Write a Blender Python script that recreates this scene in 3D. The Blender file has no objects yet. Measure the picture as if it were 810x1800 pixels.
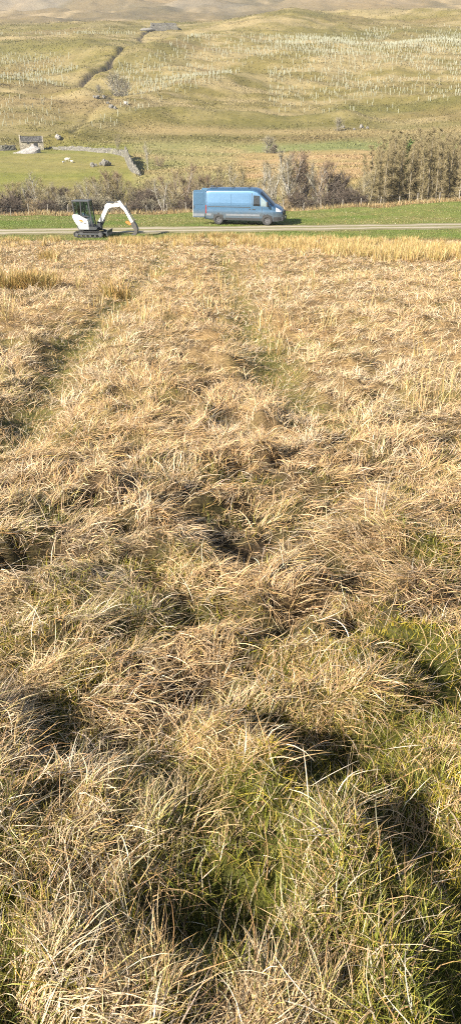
import bpy, bmesh, math, random
import numpy as np
from mathutils import Vector, Matrix

# ------------------------------------------------------------------ camera, sky, sun, exposure
scene = bpy.context.scene
COL = scene.collection
PITCH = math.radians(26.5)          # camera looks down the slope
CAM_Z = 1.6
F = 1354.0                          # focal length in photo pixels (810 x 1800)
cam = bpy.data.cameras.new("camera")
cam.sensor_fit = 'VERTICAL'
cam.sensor_height = 36.0
cam.lens = 36.0 * F / 1800.0
cam.clip_start = 0.05
cam.clip_end = 6000
cam_ob = bpy.data.objects.new("camera", cam)
COL.objects.link(cam_ob)
cam_ob.location = (0, 0, CAM_Z)
cam_ob.rotation_euler = (math.pi / 2 - PITCH, 0, 0)
scene.camera = cam_ob

SUN_EL = math.radians(29)
SHADOW_AZ = math.radians(48)        # shadows run away from the camera and to the right
light_dir = Vector((math.sin(SHADOW_AZ) * math.cos(SUN_EL), math.cos(SHADOW_AZ) * math.cos(SUN_EL), -math.sin(SUN_EL)))
sun = bpy.data.lights.new("sun", 'SUN')
sun.energy = 5.0
sun.angle = math.radians(0.5)
sun.color = (1.0, 0.91, 0.78)
sun_ob = bpy.data.objects.new("sun", sun)
COL.objects.link(sun_ob)
sun_ob.location = (-20, -20, 30)
sun_ob.rotation_euler = light_dir.to_track_quat('-Z', 'Y').to_euler()

world = bpy.data.worlds.new("World")
scene.world = world
world.use_nodes = True
wn = world.node_tree
wn.nodes.clear()
wo = wn.nodes.new('ShaderNodeOutputWorld')
bg = wn.nodes.new('ShaderNodeBackground')
sky = wn.nodes.new('ShaderNodeTexSky')
sky.sky_type = 'NISHITA'
sky.sun_disc = False
sky.sun_elevation = SUN_EL
to_sun = -light_dir
sky.sun_rotation = math.atan2(to_sun.x, to_sun.y)
sky.altitude = 300
bg.inputs['Strength'].default_value = 0.05
wn.links.new(sky.outputs[0], bg.inputs[0])
wn.links.new(bg.outputs[0], wo.inputs[0])

scene.view_settings.view_transform = 'Standard'
scene.view_settings.look = 'None'
scene.view_settings.gamma = 1.0
scene.view_settings.exposure = 1.75
scene.view_settings.use_curve_mapping = False
scene.cycles.max_bounces = 6
scene.cycles.diffuse_bounces = 2
scene.cycles.transmission_bounces = 4
scene.cycles.volume_bounces = 0
scene.cycles.filter_width = 1.05
scene.cycles.use_denoising = False

rng = np.random.default_rng(7)
random.seed(7)

# ------------------------------------------------------------------ noise
def _hash(ix, iy, s):
    h = (ix.astype(np.int64) * 374761393 + iy.astype(np.int64) * 668265263 + s * 1442695041) & 0xFFFFFFFF
    h = ((h ^ (h >> 13)) * 1274126177) & 0xFFFFFFFF
    h = (h ^ (h >> 16)) & 0xFFFFFF
    return h / float(0xFFFFFF)

def vnoise(x, y, s=0):
    x = np.asarray(x, float); y = np.asarray(y, float)
    ix = np.floor(x); iy = np.floor(y)
    fx = x - ix; fy = y - iy
    ux = fx * fx * fx * (fx * (fx * 6 - 15) + 10); uy = fy * fy * fy * (fy * (fy * 6 - 15) + 10)
    a = _hash(ix, iy, s); b = _hash(ix + 1, iy, s); c = _hash(ix, iy + 1, s); d = _hash(ix + 1, iy + 1, s)
    return ((a + (b - a) * ux) * (1 - uy) + (c + (d - c) * ux) * uy) * 2 - 1

def fbm(x, y, s=0, o=3):
    t = 0; a = 1.0; n = 0
    for k in range(o):
        c, sn = math.cos(0.6 * k + 0.3), math.sin(0.6 * k + 0.3)
        t = t + a * vnoise((x * c - y * sn) * 2 ** k + 17.3 * k, (x * sn + y * c) * 2 ** k - 9.1 * k, s + k)
        n += a; a *= 0.5
    return t / n * 1.4

def sstep(a, b, x):
    t = np.clip((x - a) / (b - a), 0, 1)
    return t * t * (3 - 2 * t)

# ------------------------------------------------------------------ the lie of the land
CP, SP = math.cos(PITCH), math.sin(PITCH)
def ray(px, row):
    """direction through a photo pixel, scaled to dy = 1"""
    r = (px - 405) / F; u = (900 - row) / F
    dy = CP + u * SP
    return r / dy, (-SP + u * CP) / dy

def row_z(row, y):
    return CAM_Z + y * ray(405, row)[1]

PROF_Y = [-60, 0, 45, 52, 63]
PROF_Z = [5.67, 0.0, -4.20, -4.85, -4.85]
cols = [-0.27, -0.13, 0.0, 0.13, 0.27]
far_rows = {   # distance: picture row the land reaches there, left to right
    78:  (379, 377, 373, 364, 351),
    130: (354, 350, 346, 343, 338),
    160: (312, 310, 308, 306, 304),
    211: (265, 262, 262, 258, 254),
    232: (240, 238, 240, 236, 232),
    262: (200, 208, 205, 200, 196),
    312: (150, 156, 150, 146, 142),
    372: (106, 100, 98, 100, 100),
    412: (80, 76, 70, 72, 76),
    470: (60, 52, 57, 54, 50),
    600: (40, 37, 37, 30, 30),
    850: (2, -4, -2, 2, 0),
    1300: (-40, -44, -40, -42, -38),
}
yd = np.concatenate([np.arange(-60, 140, 1.0), np.arange(140, 3200, 2.5)])
tab = []
for ci in range(5):
    Y = list(PROF_Y); Z = list(PROF_Z)
    for d in sorted(far_rows):
        Y.append(d); Z.append(row_z(far_rows[d][ci], d))
        if d == 78:
            Y.append(92); Z.append(-8.2)
            Y.append(112); Z.append(-9.6)
    Y += [1700, 3200]; Z += [330, 345]
    z = np.interp(yd, Y, Z)
    # smooth with a window growing with distance
    win = np.where(yd < 40, 3, np.where(yd < 66, 1.2, np.where(yd < 100, 3, np.where(yd < 250, 8, 16))))
    zs = z.copy()
    acc = 0; wsum = 0
    for k in np.linspace(-1, 1, 9):
        w = 1 - 0.8 * abs(k)
        acc = acc + w * np.interp(yd + k * win, yd, z); wsum += w
    tab.append(acc / wsum)
tab = np.array(tab)

def base_h(x, y):
    x = np.asarray(x, float); y = np.asarray(y, float)
    a = np.clip(x / np.maximum(np.abs(y), 1.0), cols[0], cols[-1])
    f = (a - cols[0]) / (cols[1] - cols[0])
    i = np.clip(np.floor(f).astype(int), 0, 3); t = f - i
    t = t * t * (3 - 2 * t) * 0.5 + t * 0.5
    out = np.zeros(np.broadcast(x, y).shape)
    zs = np.array([np.interp(y, yd, tab[k]) for k in range(5)])
    idx = np.indices(i.shape)
    lo = np.take_along_axis(zs, i[None], 0)[0]; hi = np.take_along_axis(zs, (i + 1)[None], 0)[0]
    return lo + (hi - lo) * t

def surf_hit(px, row, hf=None, lo=1.0, hi=1500.0):
    hf = hf or base_h
    ax, az = ray(px, row)
    ys = np.exp(np.linspace(math.log(lo), math.log(hi), 3000))
    d = CAM_Z + ys * az - hf(ys * ax, ys)
    k = np.argmax(d < 0)
    if k == 0:
        return ys[-1] * ax, ys[-1]
    y = ys[k]
    return y * ax, y

def poly_world(pts, lo=1.0):
    return [surf_hit(px, r, lo=lo) for px, r in pts]

def seg_dist(x, y, pts, r=None):
    """distance to a polyline; (also the interpolated value r along it)"""
    best = np.full(np.shape(x), 1e9); val = np.zeros(np.shape(x))
    for k in range(len(pts) - 1):
        (x0, y0), (x1, y1) = pts[k], pts[k + 1]
        dx, dy = x1 - x0, y1 - y0
        t = np.clip(((x - x0) * dx + (y - y0) * dy) / (dx * dx + dy * dy), 0, 1)
        d = np.hypot(x - x0 - t * dx, y - y0 - t * dy)
        m = d < best
        best = np.where(m, d, best)
        if r is not None:
            val = np.where(m, r[k] + (r[k + 1] - r[k]) * t, val)
    return (best, val) if r is not None else best

RUT_R = poly_world([(384, 428), (392, 460), (410, 505), (432, 555), (450, 600), (482, 650), (530, 695), (575, 735)])
RUT_L = poly_world([(302, 426), (285, 460), (240, 500), (190, 545), (140, 590), (90, 650), (50, 730), (10, 790)])
GULLY = poly_world([(262, 54), (247, 66), (262, 78), (240, 88), (222, 102), (196, 116), (168, 134), (142, 147)], lo=200)
BECK = poly_world([(142, 147), (168, 158), (186, 178), (203, 192), (170, 208), (145, 224), (120, 243), (70, 252)], lo=200)
RIDGES = [(poly_world([(125, 242), (200, 222), (300, 209), (430, 206), (600, 200)], lo=200), 1.6, 6.0),
          (poly_world([(200, 208), (270, 184), (340, 160), (440, 138), (560, 128)], lo=200), 1.9, 8.0),
          (poly_world([(160, 132), (250, 104), (330, 80), (420, 72)], lo=200), 2.2, 10.0),
          (poly_world([(0, 152), (70, 158), (130, 168), (170, 190)], lo=200), 1.8, 8.0),
          (poly_world([(-60, 92), (40, 88), (130, 92), (200, 100)], lo=200), 1.5, 9.0),
          (poly_world([(470, 58), (560, 40), (680, 38), (840, 44)], lo=300), 4.5, 26.0)]
# hollows and mounds one sees between the near tussocks: (pixel x, row, height, radius in metres)
LUMPS = [(290, 1075, -.20, .20), (255, 1010, -.12, .15), (385, 900, -.12, .13), (525, 965, -.14, .14), (580, 880, -.10, .12),
         (680, 870, -.15, .20), (22, 850, -.14, .25), (120, 612, -.14, .55), (465, 650, -.14, .4), (715, 1285, -.15, .12),
         (610, 1305, -.14, .07), (410, 1640, -.15, .13), (70, 1580, -.10, .12), (205, 1640, -.10, .10), (540, 1290, -.12, .12),
         (790, 1580, -.14, .12), (90, 1330, -.10, .12), (455, 1275, -.10, .1), (320, 880, -.10, .12), (230, 940, -.10, .14),
         (20, 1180, -.14, .16), (330, 1460, -.05, .1), (600, 1750, -.10, .08), (150, 470, -.1, .6), (95, 745, -.14, .3),
         (430, 1170, .14, .20), (650, 1160, .20, .26), (250, 1140, .12, .22), (560, 1500, .13, .2), (130, 1490, .10, .12),
         (50, 1720, .14, .13), (330, 960, .12, .2), (180, 1020, .10, .2), (790, 1130, .12, .18), (470, 1040, .10, .2),
         (440, 800, .12, .4), (250, 830, .12, .35), (640, 960, .12, .25), (400, 620, .14, .6), (700, 1720, .1, .15)]
LUMPW = []
_hr = random.Random(21)
for _k in range(75):
    _y = 3.5 + 34 * _hr.random() ** 1.2; LUMPW.append((_hr.uniform(-.36, .36) * _y, _y, -_hr.uniform(.09, .17), _hr.uniform(.10, .24) * (1 + .02 * _y)))
for px, r, h, rad in LUMPS:
    wx, wy = surf_hit(px, r, lo=0.5)
    if r > 1150: h, rad = h * .62, rad * .62
    LUMPW.append((wx, wy, h, rad))

def mound(x, y):
    """tussocky relief, -1..1"""
    wx = x + 0.18 * vnoise(x * 1.9, y * 1.9, 40); wy = y + 0.18 * vnoise(x * 1.9, y * 1.9, 41)
    a = 1 - 1.9 * np.abs(vnoise(wx * 1.9, wy * 1.9, 3))
    b = vnoise(wx * 4.4, wy * 4.4, 4)
    return 0.34 * a + 0.66 * b

def tufts(x, y):
    return vnoise(x * 8.5, y * 8.5, 5) + .6 * vnoise(x * 15, y * 15, 6)

def lumps(x, y):
    t = np.zeros(np.shape(x))
    for lx, ly, h, rad in LUMPW:
        m = (np.abs(x - lx) < 3 * rad) & (np.abs(y - ly) < 4.5 * rad)
        if np.any(m):
            t[m] += .42 * h * np.exp(-(((x[m] - lx) / rad) ** 2 + ((y[m] - ly) / (rad * 1.3)) ** 2))
    return t

def road_y(x):
    return 58.1 + 0.122 * x + 0.0012 * x * x * np.where(x < 0, .6, -.6)

def height(x, y, rough=True):
    x = np.atleast_1d(np.asarray(x, float)); y = np.atleast_1d(np.asarray(y, float))
    h = base_h(x, y)
    # field relief
    f = 1 - sstep(49, 53, y)
    near = f * sstep(-80, -60, y)
    if rough:
        rr = np.minimum(seg_dist(x, y, RUT_R), seg_dist(x, y, RUT_L))
        rut = np.exp(-(rr / 0.30) ** 2)
        amp = 0.135 * (1 - 0.75 * rut) * (1 - .35 * sstep(6, 20, y))
        h = h + near * (amp * mound(x, y) + 0.035 * fbm(x * 0.45, y * 0.45, 11, 2) - 0.10 * rut)
        h = h + near * lumps(x, y) + near * .040 * (1 - .8 * rut) * (1 - sstep(5, 14, y)) * tufts(x, y)
    h = h + near * 0.14 * fbm(x * 0.13, y * 0.13, 14, 2)
    # verge
    vg = sstep(62, 66, y) * (1 - sstep(130, 150, y))
    h = h + vg * 0.12 * fbm(x * 0.35, y * 0.35, 15, 3)
    # fields over the beck
    fd = sstep(120, 150, y) * (1 - sstep(215, 240, y))
    h = h + fd * (0.5 * fbm(x * 0.04, y * 0.05, 16, 3) + .12 * fbm(x * .25, y * .25, 17, 2))
    # hill
    hl = sstep(215, 290, y)
    h = h + hl * (3.0 * fbm(x * 0.014 + 3, y * 0.017, 20, 3) + 0.9 * fbm(x * 0.05, y * 0.09, 21, 3) + 0.35 * fbm(x * .2, y * .25, 22, 2))
    hh = sstep(560, 760, y)
    h = h + hh * (9 * fbm(x * 0.006, y * 0.004, 25, 3) + 3.5 * fbm(x * .018, y * .010, 26, 4) + 1.0 * fbm(x * .06, y * .04, 27, 3))
    m = y > 200
    if np.any(m):
        xm, ym = x[m], y[m]
        wob = 1.8 * vnoise(xm * .07, ym * .07, 51)
        brk = .95 + .4 * vnoise(xm * .06, ym * .06, 52)
        g = seg_dist(xm + wob, ym, GULLY)
        b = seg_dist(xm + wob, ym, BECK)
        for pl, am, wd in RIDGES:
            h[m] += 1.5 * am * np.exp(-(seg_dist(xm, ym, pl) / wd) ** 2)
        h[m] += -1.7 * brk * np.exp(-(g / 1.1) ** 2) - .8 * np.exp(-(g / 9.0) ** 2) - 1.2 * brk * np.exp(-(b / 1.2) ** 2) - .5 * np.exp(-(b / 12.0) ** 2)
    return h

def H1(x, y, rough=True):
    return float(height(np.array([x]), np.array([y]), rough)[0])

def place(px, row, lo=60.0, hi=1500.0):
    x, y = surf_hit(px, row, hf=lambda a, b: height(a, b, False), lo=lo, hi=hi)
    return x, y, H1(x, y, False)

# ------------------------------------------------------------------ mesh and material helpers
def mesh_from(name, V, Fc, cols=None, mat=None, smooth=False):
    """V (n,3), Fc list of int arrays (m,3) or (m,4); cols (n,3)"""
    me = bpy.data.meshes.new(name)
    V = np.ascontiguousarray(V, np.float32)
    me.vertices.add(len(V)); me.vertices.foreach_set('co', V.ravel())
    loops = []; starts = []; totals = []; o = 0
    for f in Fc:
        if len(f) == 0: continue
        k = f.shape[1]
        loops.append(f.ravel()); starts.append(o + np.arange(len(f)) * k); totals.append(np.full(len(f), k))
        o += f.size
    loops = np.concatenate(loops).astype(np.int32); starts = np.concatenate(starts).astype(np.int32); totals = np.concatenate(totals).astype(np.int32)
    me.loops.add(len(loops)); me.loops.foreach_set('vertex_index', loops)
    me.polygons.add(len(starts)); me.polygons.foreach_set('loop_start', starts); me.polygons.foreach_set('loop_total', totals)
    if smooth:
        me.polygons.foreach_set('use_smooth', np.ones(len(starts), bool))
    me.update(calc_edges=True)
    if cols is not None:
        at = me.color_attributes.new('Col', 'FLOAT_COLOR', 'POINT')
        c = np.ones((len(V), 4), np.float32); c[:, :3] = cols
        at.data.foreach_set('color', c.ravel())
    if mat: me.materials.append(mat)
    return me

def link(name, me, parent=None, kind=None, label=None, cat=None, group=None, loc=None, rot=None, scale=None):
    o = bpy.data.objects.new(name, me)
    COL.objects.link(o)
    if parent: o.parent = parent
    if loc is not None: o.location = loc
    if rot is not None: o.rotation_euler = rot
    if scale is not None: o.scale = scale
    if kind: o['kind'] = kind
    if label: o['label'] = label
    if cat: o['category'] = cat
    if group: o['group'] = group
    return o

def nmat(name):
    m = bpy.data.materials.new(name); m.use_nodes = True
    nt = m.node_tree; nt.nodes.clear()
    out = nt.nodes.new('ShaderNodeOutputMaterial')
    return m, nt, out

def N(nt, t, **kw):
    n = nt.nodes.new(t)
    for k, v in kw.items():
        if k in n.inputs: n.inputs[k].default_value = v
        else: setattr(n, k, v)
    return n

def mixc(nt, a, b, fac, mode='MIX'):
    n = nt.nodes.new('ShaderNodeMix'); n.data_type = 'RGBA'; n.blend_type = mode
    for sock, v in ((n.inputs[0], fac), (n.inputs[6], a), (n.inputs[7], b)):
        if isinstance(v, bpy.types.NodeSocket): nt.links.new(v, sock)
        elif isinstance(v, (int, float)): sock.default_value = v
        else: sock.default_value = (*v, 1)
    return n.outputs[2]

def ramp(nt, v, stops):
    r = nt.nodes.new('ShaderNodeValToRGB')
    e = r.color_ramp.elements
    while len(e) < len(stops): e.new(0.5)
    for k, (p, c) in enumerate(stops):
        e[k].position = p; e[k].color = (*c, 1) if len(c) == 3 else c
    nt.links.new(v, r.inputs[0]); return r.outputs[0]

def noise(nt, scale, detail=4, rough=0.55, vec=None, kind='ShaderNodeTexNoise'):
    n = nt.nodes.new(kind)
    n.inputs['Scale'].default_value = scale
    if kind == 'ShaderNodeTexNoise':
        n.inputs['Detail'].default_value = detail; n.inputs['Roughness'].default_value = rough
    if vec is not None: nt.links.new(vec, n.inputs['Vector'])
    return n

def simple(name, color, rough=0.6, metal=0.0, var=0.15, scale=6.0, bump=0.0, spec=0.5, coat=0.0):
    m, nt, out = nmat(name)
    b = nt.nodes.new('ShaderNodeBsdfPrincipled')
    tc = nt.nodes.new('ShaderNodeTexCoord')
    n = noise(nt, scale, 5, .6, tc.outputs['Object'])
    c2 = tuple(min(1, c * (1 + var)) for c in color); c1 = tuple(c * (1 - var) for c in color)
    nt.links.new(ramp(nt, n.outputs[0], [(0.3, c1), (0.7, c2)]), b.inputs['Base Color'])
    b.inputs['Roughness'].default_value = rough; b.inputs['Metallic'].default_value = metal
    b.inputs['Specular IOR Level'].default_value = spec
    b.inputs['Coat Weight'].default_value = coat
    if bump:
        bp = nt.nodes.new('ShaderNodeBump'); bp.inputs['Strength'].default_value = bump; bp.inputs['Distance'].default_value = .05
        nt.links.new(n.outputs[0], bp.inputs['Height']); nt.links.new(bp.outputs[0], b.inputs['Normal'])
    nt.links.new(b.outputs[0], out.inputs[0])
    return m

def leaf_mat(name, trans=0.2, rough=.5, spec=.22):
    m, nt, out = nmat(name)
    a = nt.nodes.new('ShaderNodeAttribute'); a.attribute_name = 'Col'
    b = nt.nodes.new('ShaderNodeBsdfPrincipled'); b.inputs['Roughness'].default_value = rough
    b.inputs['Specular IOR Level'].default_value = spec
    t = nt.nodes.new('ShaderNodeBsdfTranslucent')
    mx = nt.nodes.new('ShaderNodeMixShader'); mx.inputs[0].default_value = trans
    nt.links.new(a.outputs['Color'], b.inputs['Base Color']); nt.links.new(a.outputs['Color'], t.inputs['Color'])
    nt.links.new(b.outputs[0], mx.inputs[1]); nt.links.new(t.outputs[0], mx.inputs[2]); nt.links.new(mx.outputs[0], out.inputs[0])
    return m

def add_haze():
    bm = bmesh.new(); bmesh.ops.create_cube(bm, size=1, matrix=Matrix.Translation((0, 800, 165)) @ Matrix.Diagonal((7000, 7000, 370, 1)))
    m, nt, out = nmat('pale_air'); v = nt.nodes.new('ShaderNodeVolumePrincipled')
    v.inputs['Density'].default_value = HAZE; v.inputs['Color'].default_value = (.86, .92, 1, 1); v.inputs['Anisotropy'].default_value = .2
    nt.links.new(v.outputs[0], out.inputs['Volume'])
    me = bpy.data.meshes.new('haze'); bm.to_mesh(me); bm.free(); me.materials.append(m)
    link('haze', me, kind='stuff', label='thin pale haze softening the far hillside', cat='haze')
HAZE = 0.00022
M_BLADE = leaf_mat('grass_blades')
M_TWIG = leaf_mat('twigs', trans=0.0, rough=.8, spec=.15)
# ------------------------------------------------------------------ colours of the land
def cm(a, b, t):
    t = np.clip(t, 0, 1)[:, None]
    return a * (1 - t) + b * t
A = lambda *c: np.array(c, float)[None, :]

GPATCH = [surf_hit(p_, r_, lo=.5) + (s_,) for p_, r_, s_ in [(90, 1240, .16), (190, 1180, .12), (400, 1370, .16), (470, 1300, .12), (60, 1500, .14), (130, 1600, .16), (330, 1710, .14), (560, 1400, .14),
    (150, 1330, .12), (600, 1240, .10), (30, 1650, .12), (430, 1560, .08), (330, 1400, .08), (795, 1190, .12), (300, 1080, .2), (120, 770, .4), (20, 900, .4), (620, 765, .22), (695, 805, .2), (720, 960, .2), (480, 970, .12), (330, 990, .14),
    (90, 450, 1.2), (540, 610, .6), (440, 590, .5), (100, 1080, .2), (210, 1110, .14), (740, 1380, .1), (700, 1600, .08)]]
def greenness(x, y):
    """how green the rough field is, 0..1"""
    rr = np.minimum(seg_dist(x, y, RUT_R), seg_dist(x, y, RUT_L))
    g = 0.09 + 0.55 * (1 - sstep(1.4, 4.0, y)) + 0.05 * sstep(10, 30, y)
    g = g + 0.22 * fbm(x * .8 + 5, y * .6, 61, 3) + 0.46 * fbm(x * 3.4, y * 3.4, 62, 2)
    for gx_, gy_, s_ in GPATCH:
        g = g + .38 * np.exp(-((x - gx_) ** 2 + ((y - gy_) / 1.3) ** 2) / (.85 * s_) ** 2)
    g = g + 0.62 * (.1 + .9 * sstep(5.0, 11, y)) * np.exp(-(rr / .30) ** 2) * (.6 + .4 * vnoise(x, y * .7, 63))
    g = g - 0.12 * mound(x, y) - 1.6 * lumps(x, y)
    g = g + 0.12 * (1 - sstep(-1.5, 0.2, x + .05 * y)) * (1 - sstep(3, 7, y))
    return np.clip(g, 0, 1)

def ground_color(x, y):
    n = len(x)
    c = np.zeros((n, 3))
    # rough field: thatch and moss under the blades
    g = greenness(x, y)
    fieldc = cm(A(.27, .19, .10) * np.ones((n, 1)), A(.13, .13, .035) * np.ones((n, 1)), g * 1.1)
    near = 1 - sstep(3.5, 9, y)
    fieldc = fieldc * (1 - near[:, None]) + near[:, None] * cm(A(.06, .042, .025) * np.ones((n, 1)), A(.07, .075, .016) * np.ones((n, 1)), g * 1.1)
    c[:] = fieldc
    rr_ = np.minimum(seg_dist(x, y, RUT_R), seg_dist(x, y, RUT_L))
    c = cm(c, A(.16, .155, .045) * np.ones((n, 1)), .9 * np.exp(-(rr_ / .25) ** 2))
    # verge of the road
    v = sstep(51.3, 52.8, y + .5 * vnoise(x * .5, y * .5, 70) - .06 * x)
    turf = cm(A(.15, .205, .045) * np.ones((n, 1)), A(.24, .225, .085) * np.ones((n, 1)), .38 + .5 * fbm(x * .3, y * .3, 71, 3))
    c = cm(c, turf, v)
    # beyond the verge: rank grass and bracken in the valley bottom
    rank = cm(A(.34, .235, .12) * np.ones((n, 1)), A(.20, .18, .07) * np.ones((n, 1)), .5 + .7 * fbm(x * .2, y * .2, 72, 3))
    crest = 77 + 1.0 * vnoise(x * .2, y * 0, 73)
    c = cm(c, rank, sstep(crest - 1.2, crest + 1.0, y))
    # fields over the beck
    pasture = cm(A(.205, .215, .052) * np.ones((n, 1)), A(.27, .235, .09) * np.ones((n, 1)), .35 + .6 * fbm(x * .05, y * .12, 74, 4))
    tan = cm(A(.42, .30, .16) * np.ones((n, 1)), A(.30, .25, .10) * np.ones((n, 1)), .3 + .9 * fbm(x * .03, y * .16, 75, 4))
    bank = cm(A(.26, .25, .10) * np.ones((n, 1)), A(.38, .30, .15) * np.ones((n, 1)), .4 + .8 * fbm(x * .06, y * .1, 76, 4))
    a = x / np.maximum(y, 1)
    px = 405 + a * 1500
    fx = sstep(222, 240, px)          # left: pasture inside the wall; then rough bank; then tan moor
    fx2 = sstep(395, 440, px)
    fc = cm(cm(pasture, bank, fx), tan, fx2 * sstep(125, 150, y) * (1 - sstep(198, 206, y + 2 * vnoise(x * .1, y * .1, 77))))
    c = cm(c, fc, sstep(116, 132, y + 4 * vnoise(x * .08, y * .08, 78)))
    # green strip below the moor on the right
    st = sstep(200, 206, y) * (1 - sstep(214, 222, y + 3 * vnoise(x * .05, 0 * y, 79))) * sstep(400, 470, px)
    c = cm(c, A(.20, .23, .085) * np.ones((n, 1)), .85 * st)
    # hillside
    k = fbm(x * .012 + .4 * fbm(x * .03, y * .03, 84, 2), y * .03, 80, 4)
    k2 = fbm(x * .035, y * .10, 81, 4)
    k3 = fbm(x * .15, y * .30, 82, 3)
    olive = A(.25, .21, .075) * np.ones((n, 1))
    straw = A(.42, .34, .19) * np.ones((n, 1))
    brown = A(.27, .20, .10) * np.ones((n, 1))
    grn = A(.175, .165, .05) * np.ones((n, 1))
    hill = cm(olive, straw, .46 + 1.05 * k2 + .75 * k3)
    hill = cm(hill, grn, .22 + .9 * k)
    hill = cm(hill, brown, sstep(.25, .8, fbm(x * .02, y * .05, 83, 3)) * .6)
    band = np.exp(-((y - 240 - 4 * vnoise(x * .02, 0 * y, 85)) / 7.0) ** 2) * sstep(190, 260, px)
    hill = cm(hill, A(.44, .34, .18) * np.ones((n, 1)), band * .85)
    hill = hill * A(.78, .79, .74)
    c = cm(c, hill, sstep(213, 226, y + 3 * vnoise(x * .06, y * .06, 86)))
    # far fell above
    fell = cm(A(.31, .245, .145) * np.ones((n, 1)), A(.17, .15, .095) * np.ones((n, 1)), .45 + .8 * fbm(x * .02, y * .006, 87, 4))
    fell = cm(fell, A(.42, .35, .24) * np.ones((n, 1)), sstep(.15, .8, fbm(x * .045, y * .012, 88, 4)))
    scree = cm(A(.24, .23, .22) * np.ones((n, 1)), A(.40, .36, .32) * np.ones((n, 1)), .5 + .7 * fbm(x * .06, y * .02, 89, 3))
    fell = cm(fell, scree, .55 * sstep(.1, .6, fbm(x * .012 + 7, y * .005, 90, 3)) * sstep(650, 800, y))
    fell = fell * A(.84, .80, .70)
    c = cm(c, fell, sstep(520, 600, y + 20 * vnoise(x * .02, y * .02, 91)))
    # peat banks of the gully and beck
    m = y > 200
    xm, ym = x[m], y[m]
    wob = 1.8 * vnoise(xm * .07, ym * .07, 51)
    g1 = seg_dist(xm + wob, ym, GULLY); g2 = seg_dist(xm + wob, ym, BECK[:4])
    w = 1.35 + .7 * vnoise(xm * .2, ym * .2, 92)
    pk = np.maximum(np.exp(-(g1 / w) ** 4), .8 * np.exp(-(g2 / (w * .9)) ** 4))
    cc = c[m]; c[m] = cm(cc, A(.05, .042, .034) * np.ones((len(cc), 1)), pk)
    return np.clip(c * .74, 0, 1)

# ------------------------------------------------------------------ ground sheet (polar grid round the camera)
rs = [0.25]
while rs[-1] < 3000:
    r = rs[-1]
    if r < 15: s = max(0.012, 0.011 * r)
    elif r < 45: s = 0.2
    elif r < 140: s = 0.4
    elif r < 480: s = 1.3
    elif r < 950: s = 3.5
    else: s = 40 + (r - 950) * .05
    rs.append(r + s)
rs = np.array(rs)
fine = np.radians(np.arange(-26, 26.001, 0.17))
side = np.radians(np.array([28, 31, 35, 40, 46, 53, 61, 70, 80, 90, 105, 120, 140, 160, 180]))
th = np.concatenate([-side[::-1], fine, side[:-1]])
R, T = np.meshgrid(rs, th, indexing='ij')
GX = (R * np.sin(T)).ravel(); GY = (R * np.cos(T)).ravel()
GZ = height(GX, GY)
V = np.stack([GX, GY, GZ], 1)
V = np.vstack([V, [[0, 0, H1(0, 0)]]])
nr, nth = len(rs), len(th)
I = np.arange(nr * nth).reshape(nr, nth)
J = np.roll(I, -1, 1)
quads = np.stack([I[:-1].ravel(), I[1:].ravel(), J[1:].ravel(), J[:-1].ravel()], 1)[:, ::-1]
quads = np.stack([I[:-1].ravel(), J[:-1].ravel(), J[1:].ravel(), I[1:].ravel()], 1)[:, ::-1]
tri = np.stack([np.full(nth, nr * nth), J[0], I[0]], 1)
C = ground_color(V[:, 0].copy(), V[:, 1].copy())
m, nt, out = nmat('turf_and_moor')
at = nt.nodes.new('ShaderNodeAttribute'); at.attribute_name = 'Col'
tc = nt.nodes.new('ShaderNodeTexCoord')
b = nt.nodes.new('ShaderNodeBsdfPrincipled'); b.inputs['Roughness'].default_value = .9; b.inputs['Specular IOR Level'].default_value = .15
n1 = noise(nt, 9.0, 6, .7, tc.outputs['Object']); n2 = noise(nt, .6, 6, .75, tc.outputs['Object']); n3 = noise(nt, 60.0, 3, .7, tc.outputs['Object'])
v1 = ramp(nt, n1.outputs[0], [(.25, (.62, .62, .62)), (.75, (1.38, 1.36, 1.3))])
v2 = ramp(nt, n2.outputs[0], [(.3, (.72, .74, .7)), (.7, (1.28, 1.24, 1.2))])
v3 = ramp(nt, n3.outputs[0], [(.35, (.45, .42, .4)), (.65, (1.35, 1.35, 1.3))])
c1 = mixc(nt, at.outputs['Color'], v1, .9, 'MULTIPLY'); c2 = mixc(nt, c1, v2, .9, 'MULTIPLY'); c3 = mixc(nt, c2, v3, .7, 'MULTIPLY')
nt.links.new(c3, b.inputs['Base Color'])
bp = nt.nodes.new('ShaderNodeBump'); bp.inputs['Strength'].default_value = .7; bp.inputs['Distance'].default_value = .12
nt.links.new(n2.outputs[0], bp.inputs['Height'])
bp2 = nt.nodes.new('ShaderNodeBump'); bp2.inputs['Strength'].default_value = .6; bp2.inputs['Distance'].default_value = .03
nt.links.new(n1.outputs[0], bp2.inputs['Height']); nt.links.new(bp.outputs[0], bp2.inputs['Normal']); nt.links.new(bp2.outputs[0], b.inputs['Normal'])
nt.links.new(b.outputs[0], out.inputs[0])
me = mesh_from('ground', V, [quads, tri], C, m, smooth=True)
if me.polygons[nth * 3 + 5].normal.z < 0: me.flip_normals()
link('ground', me, kind='structure')

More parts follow.
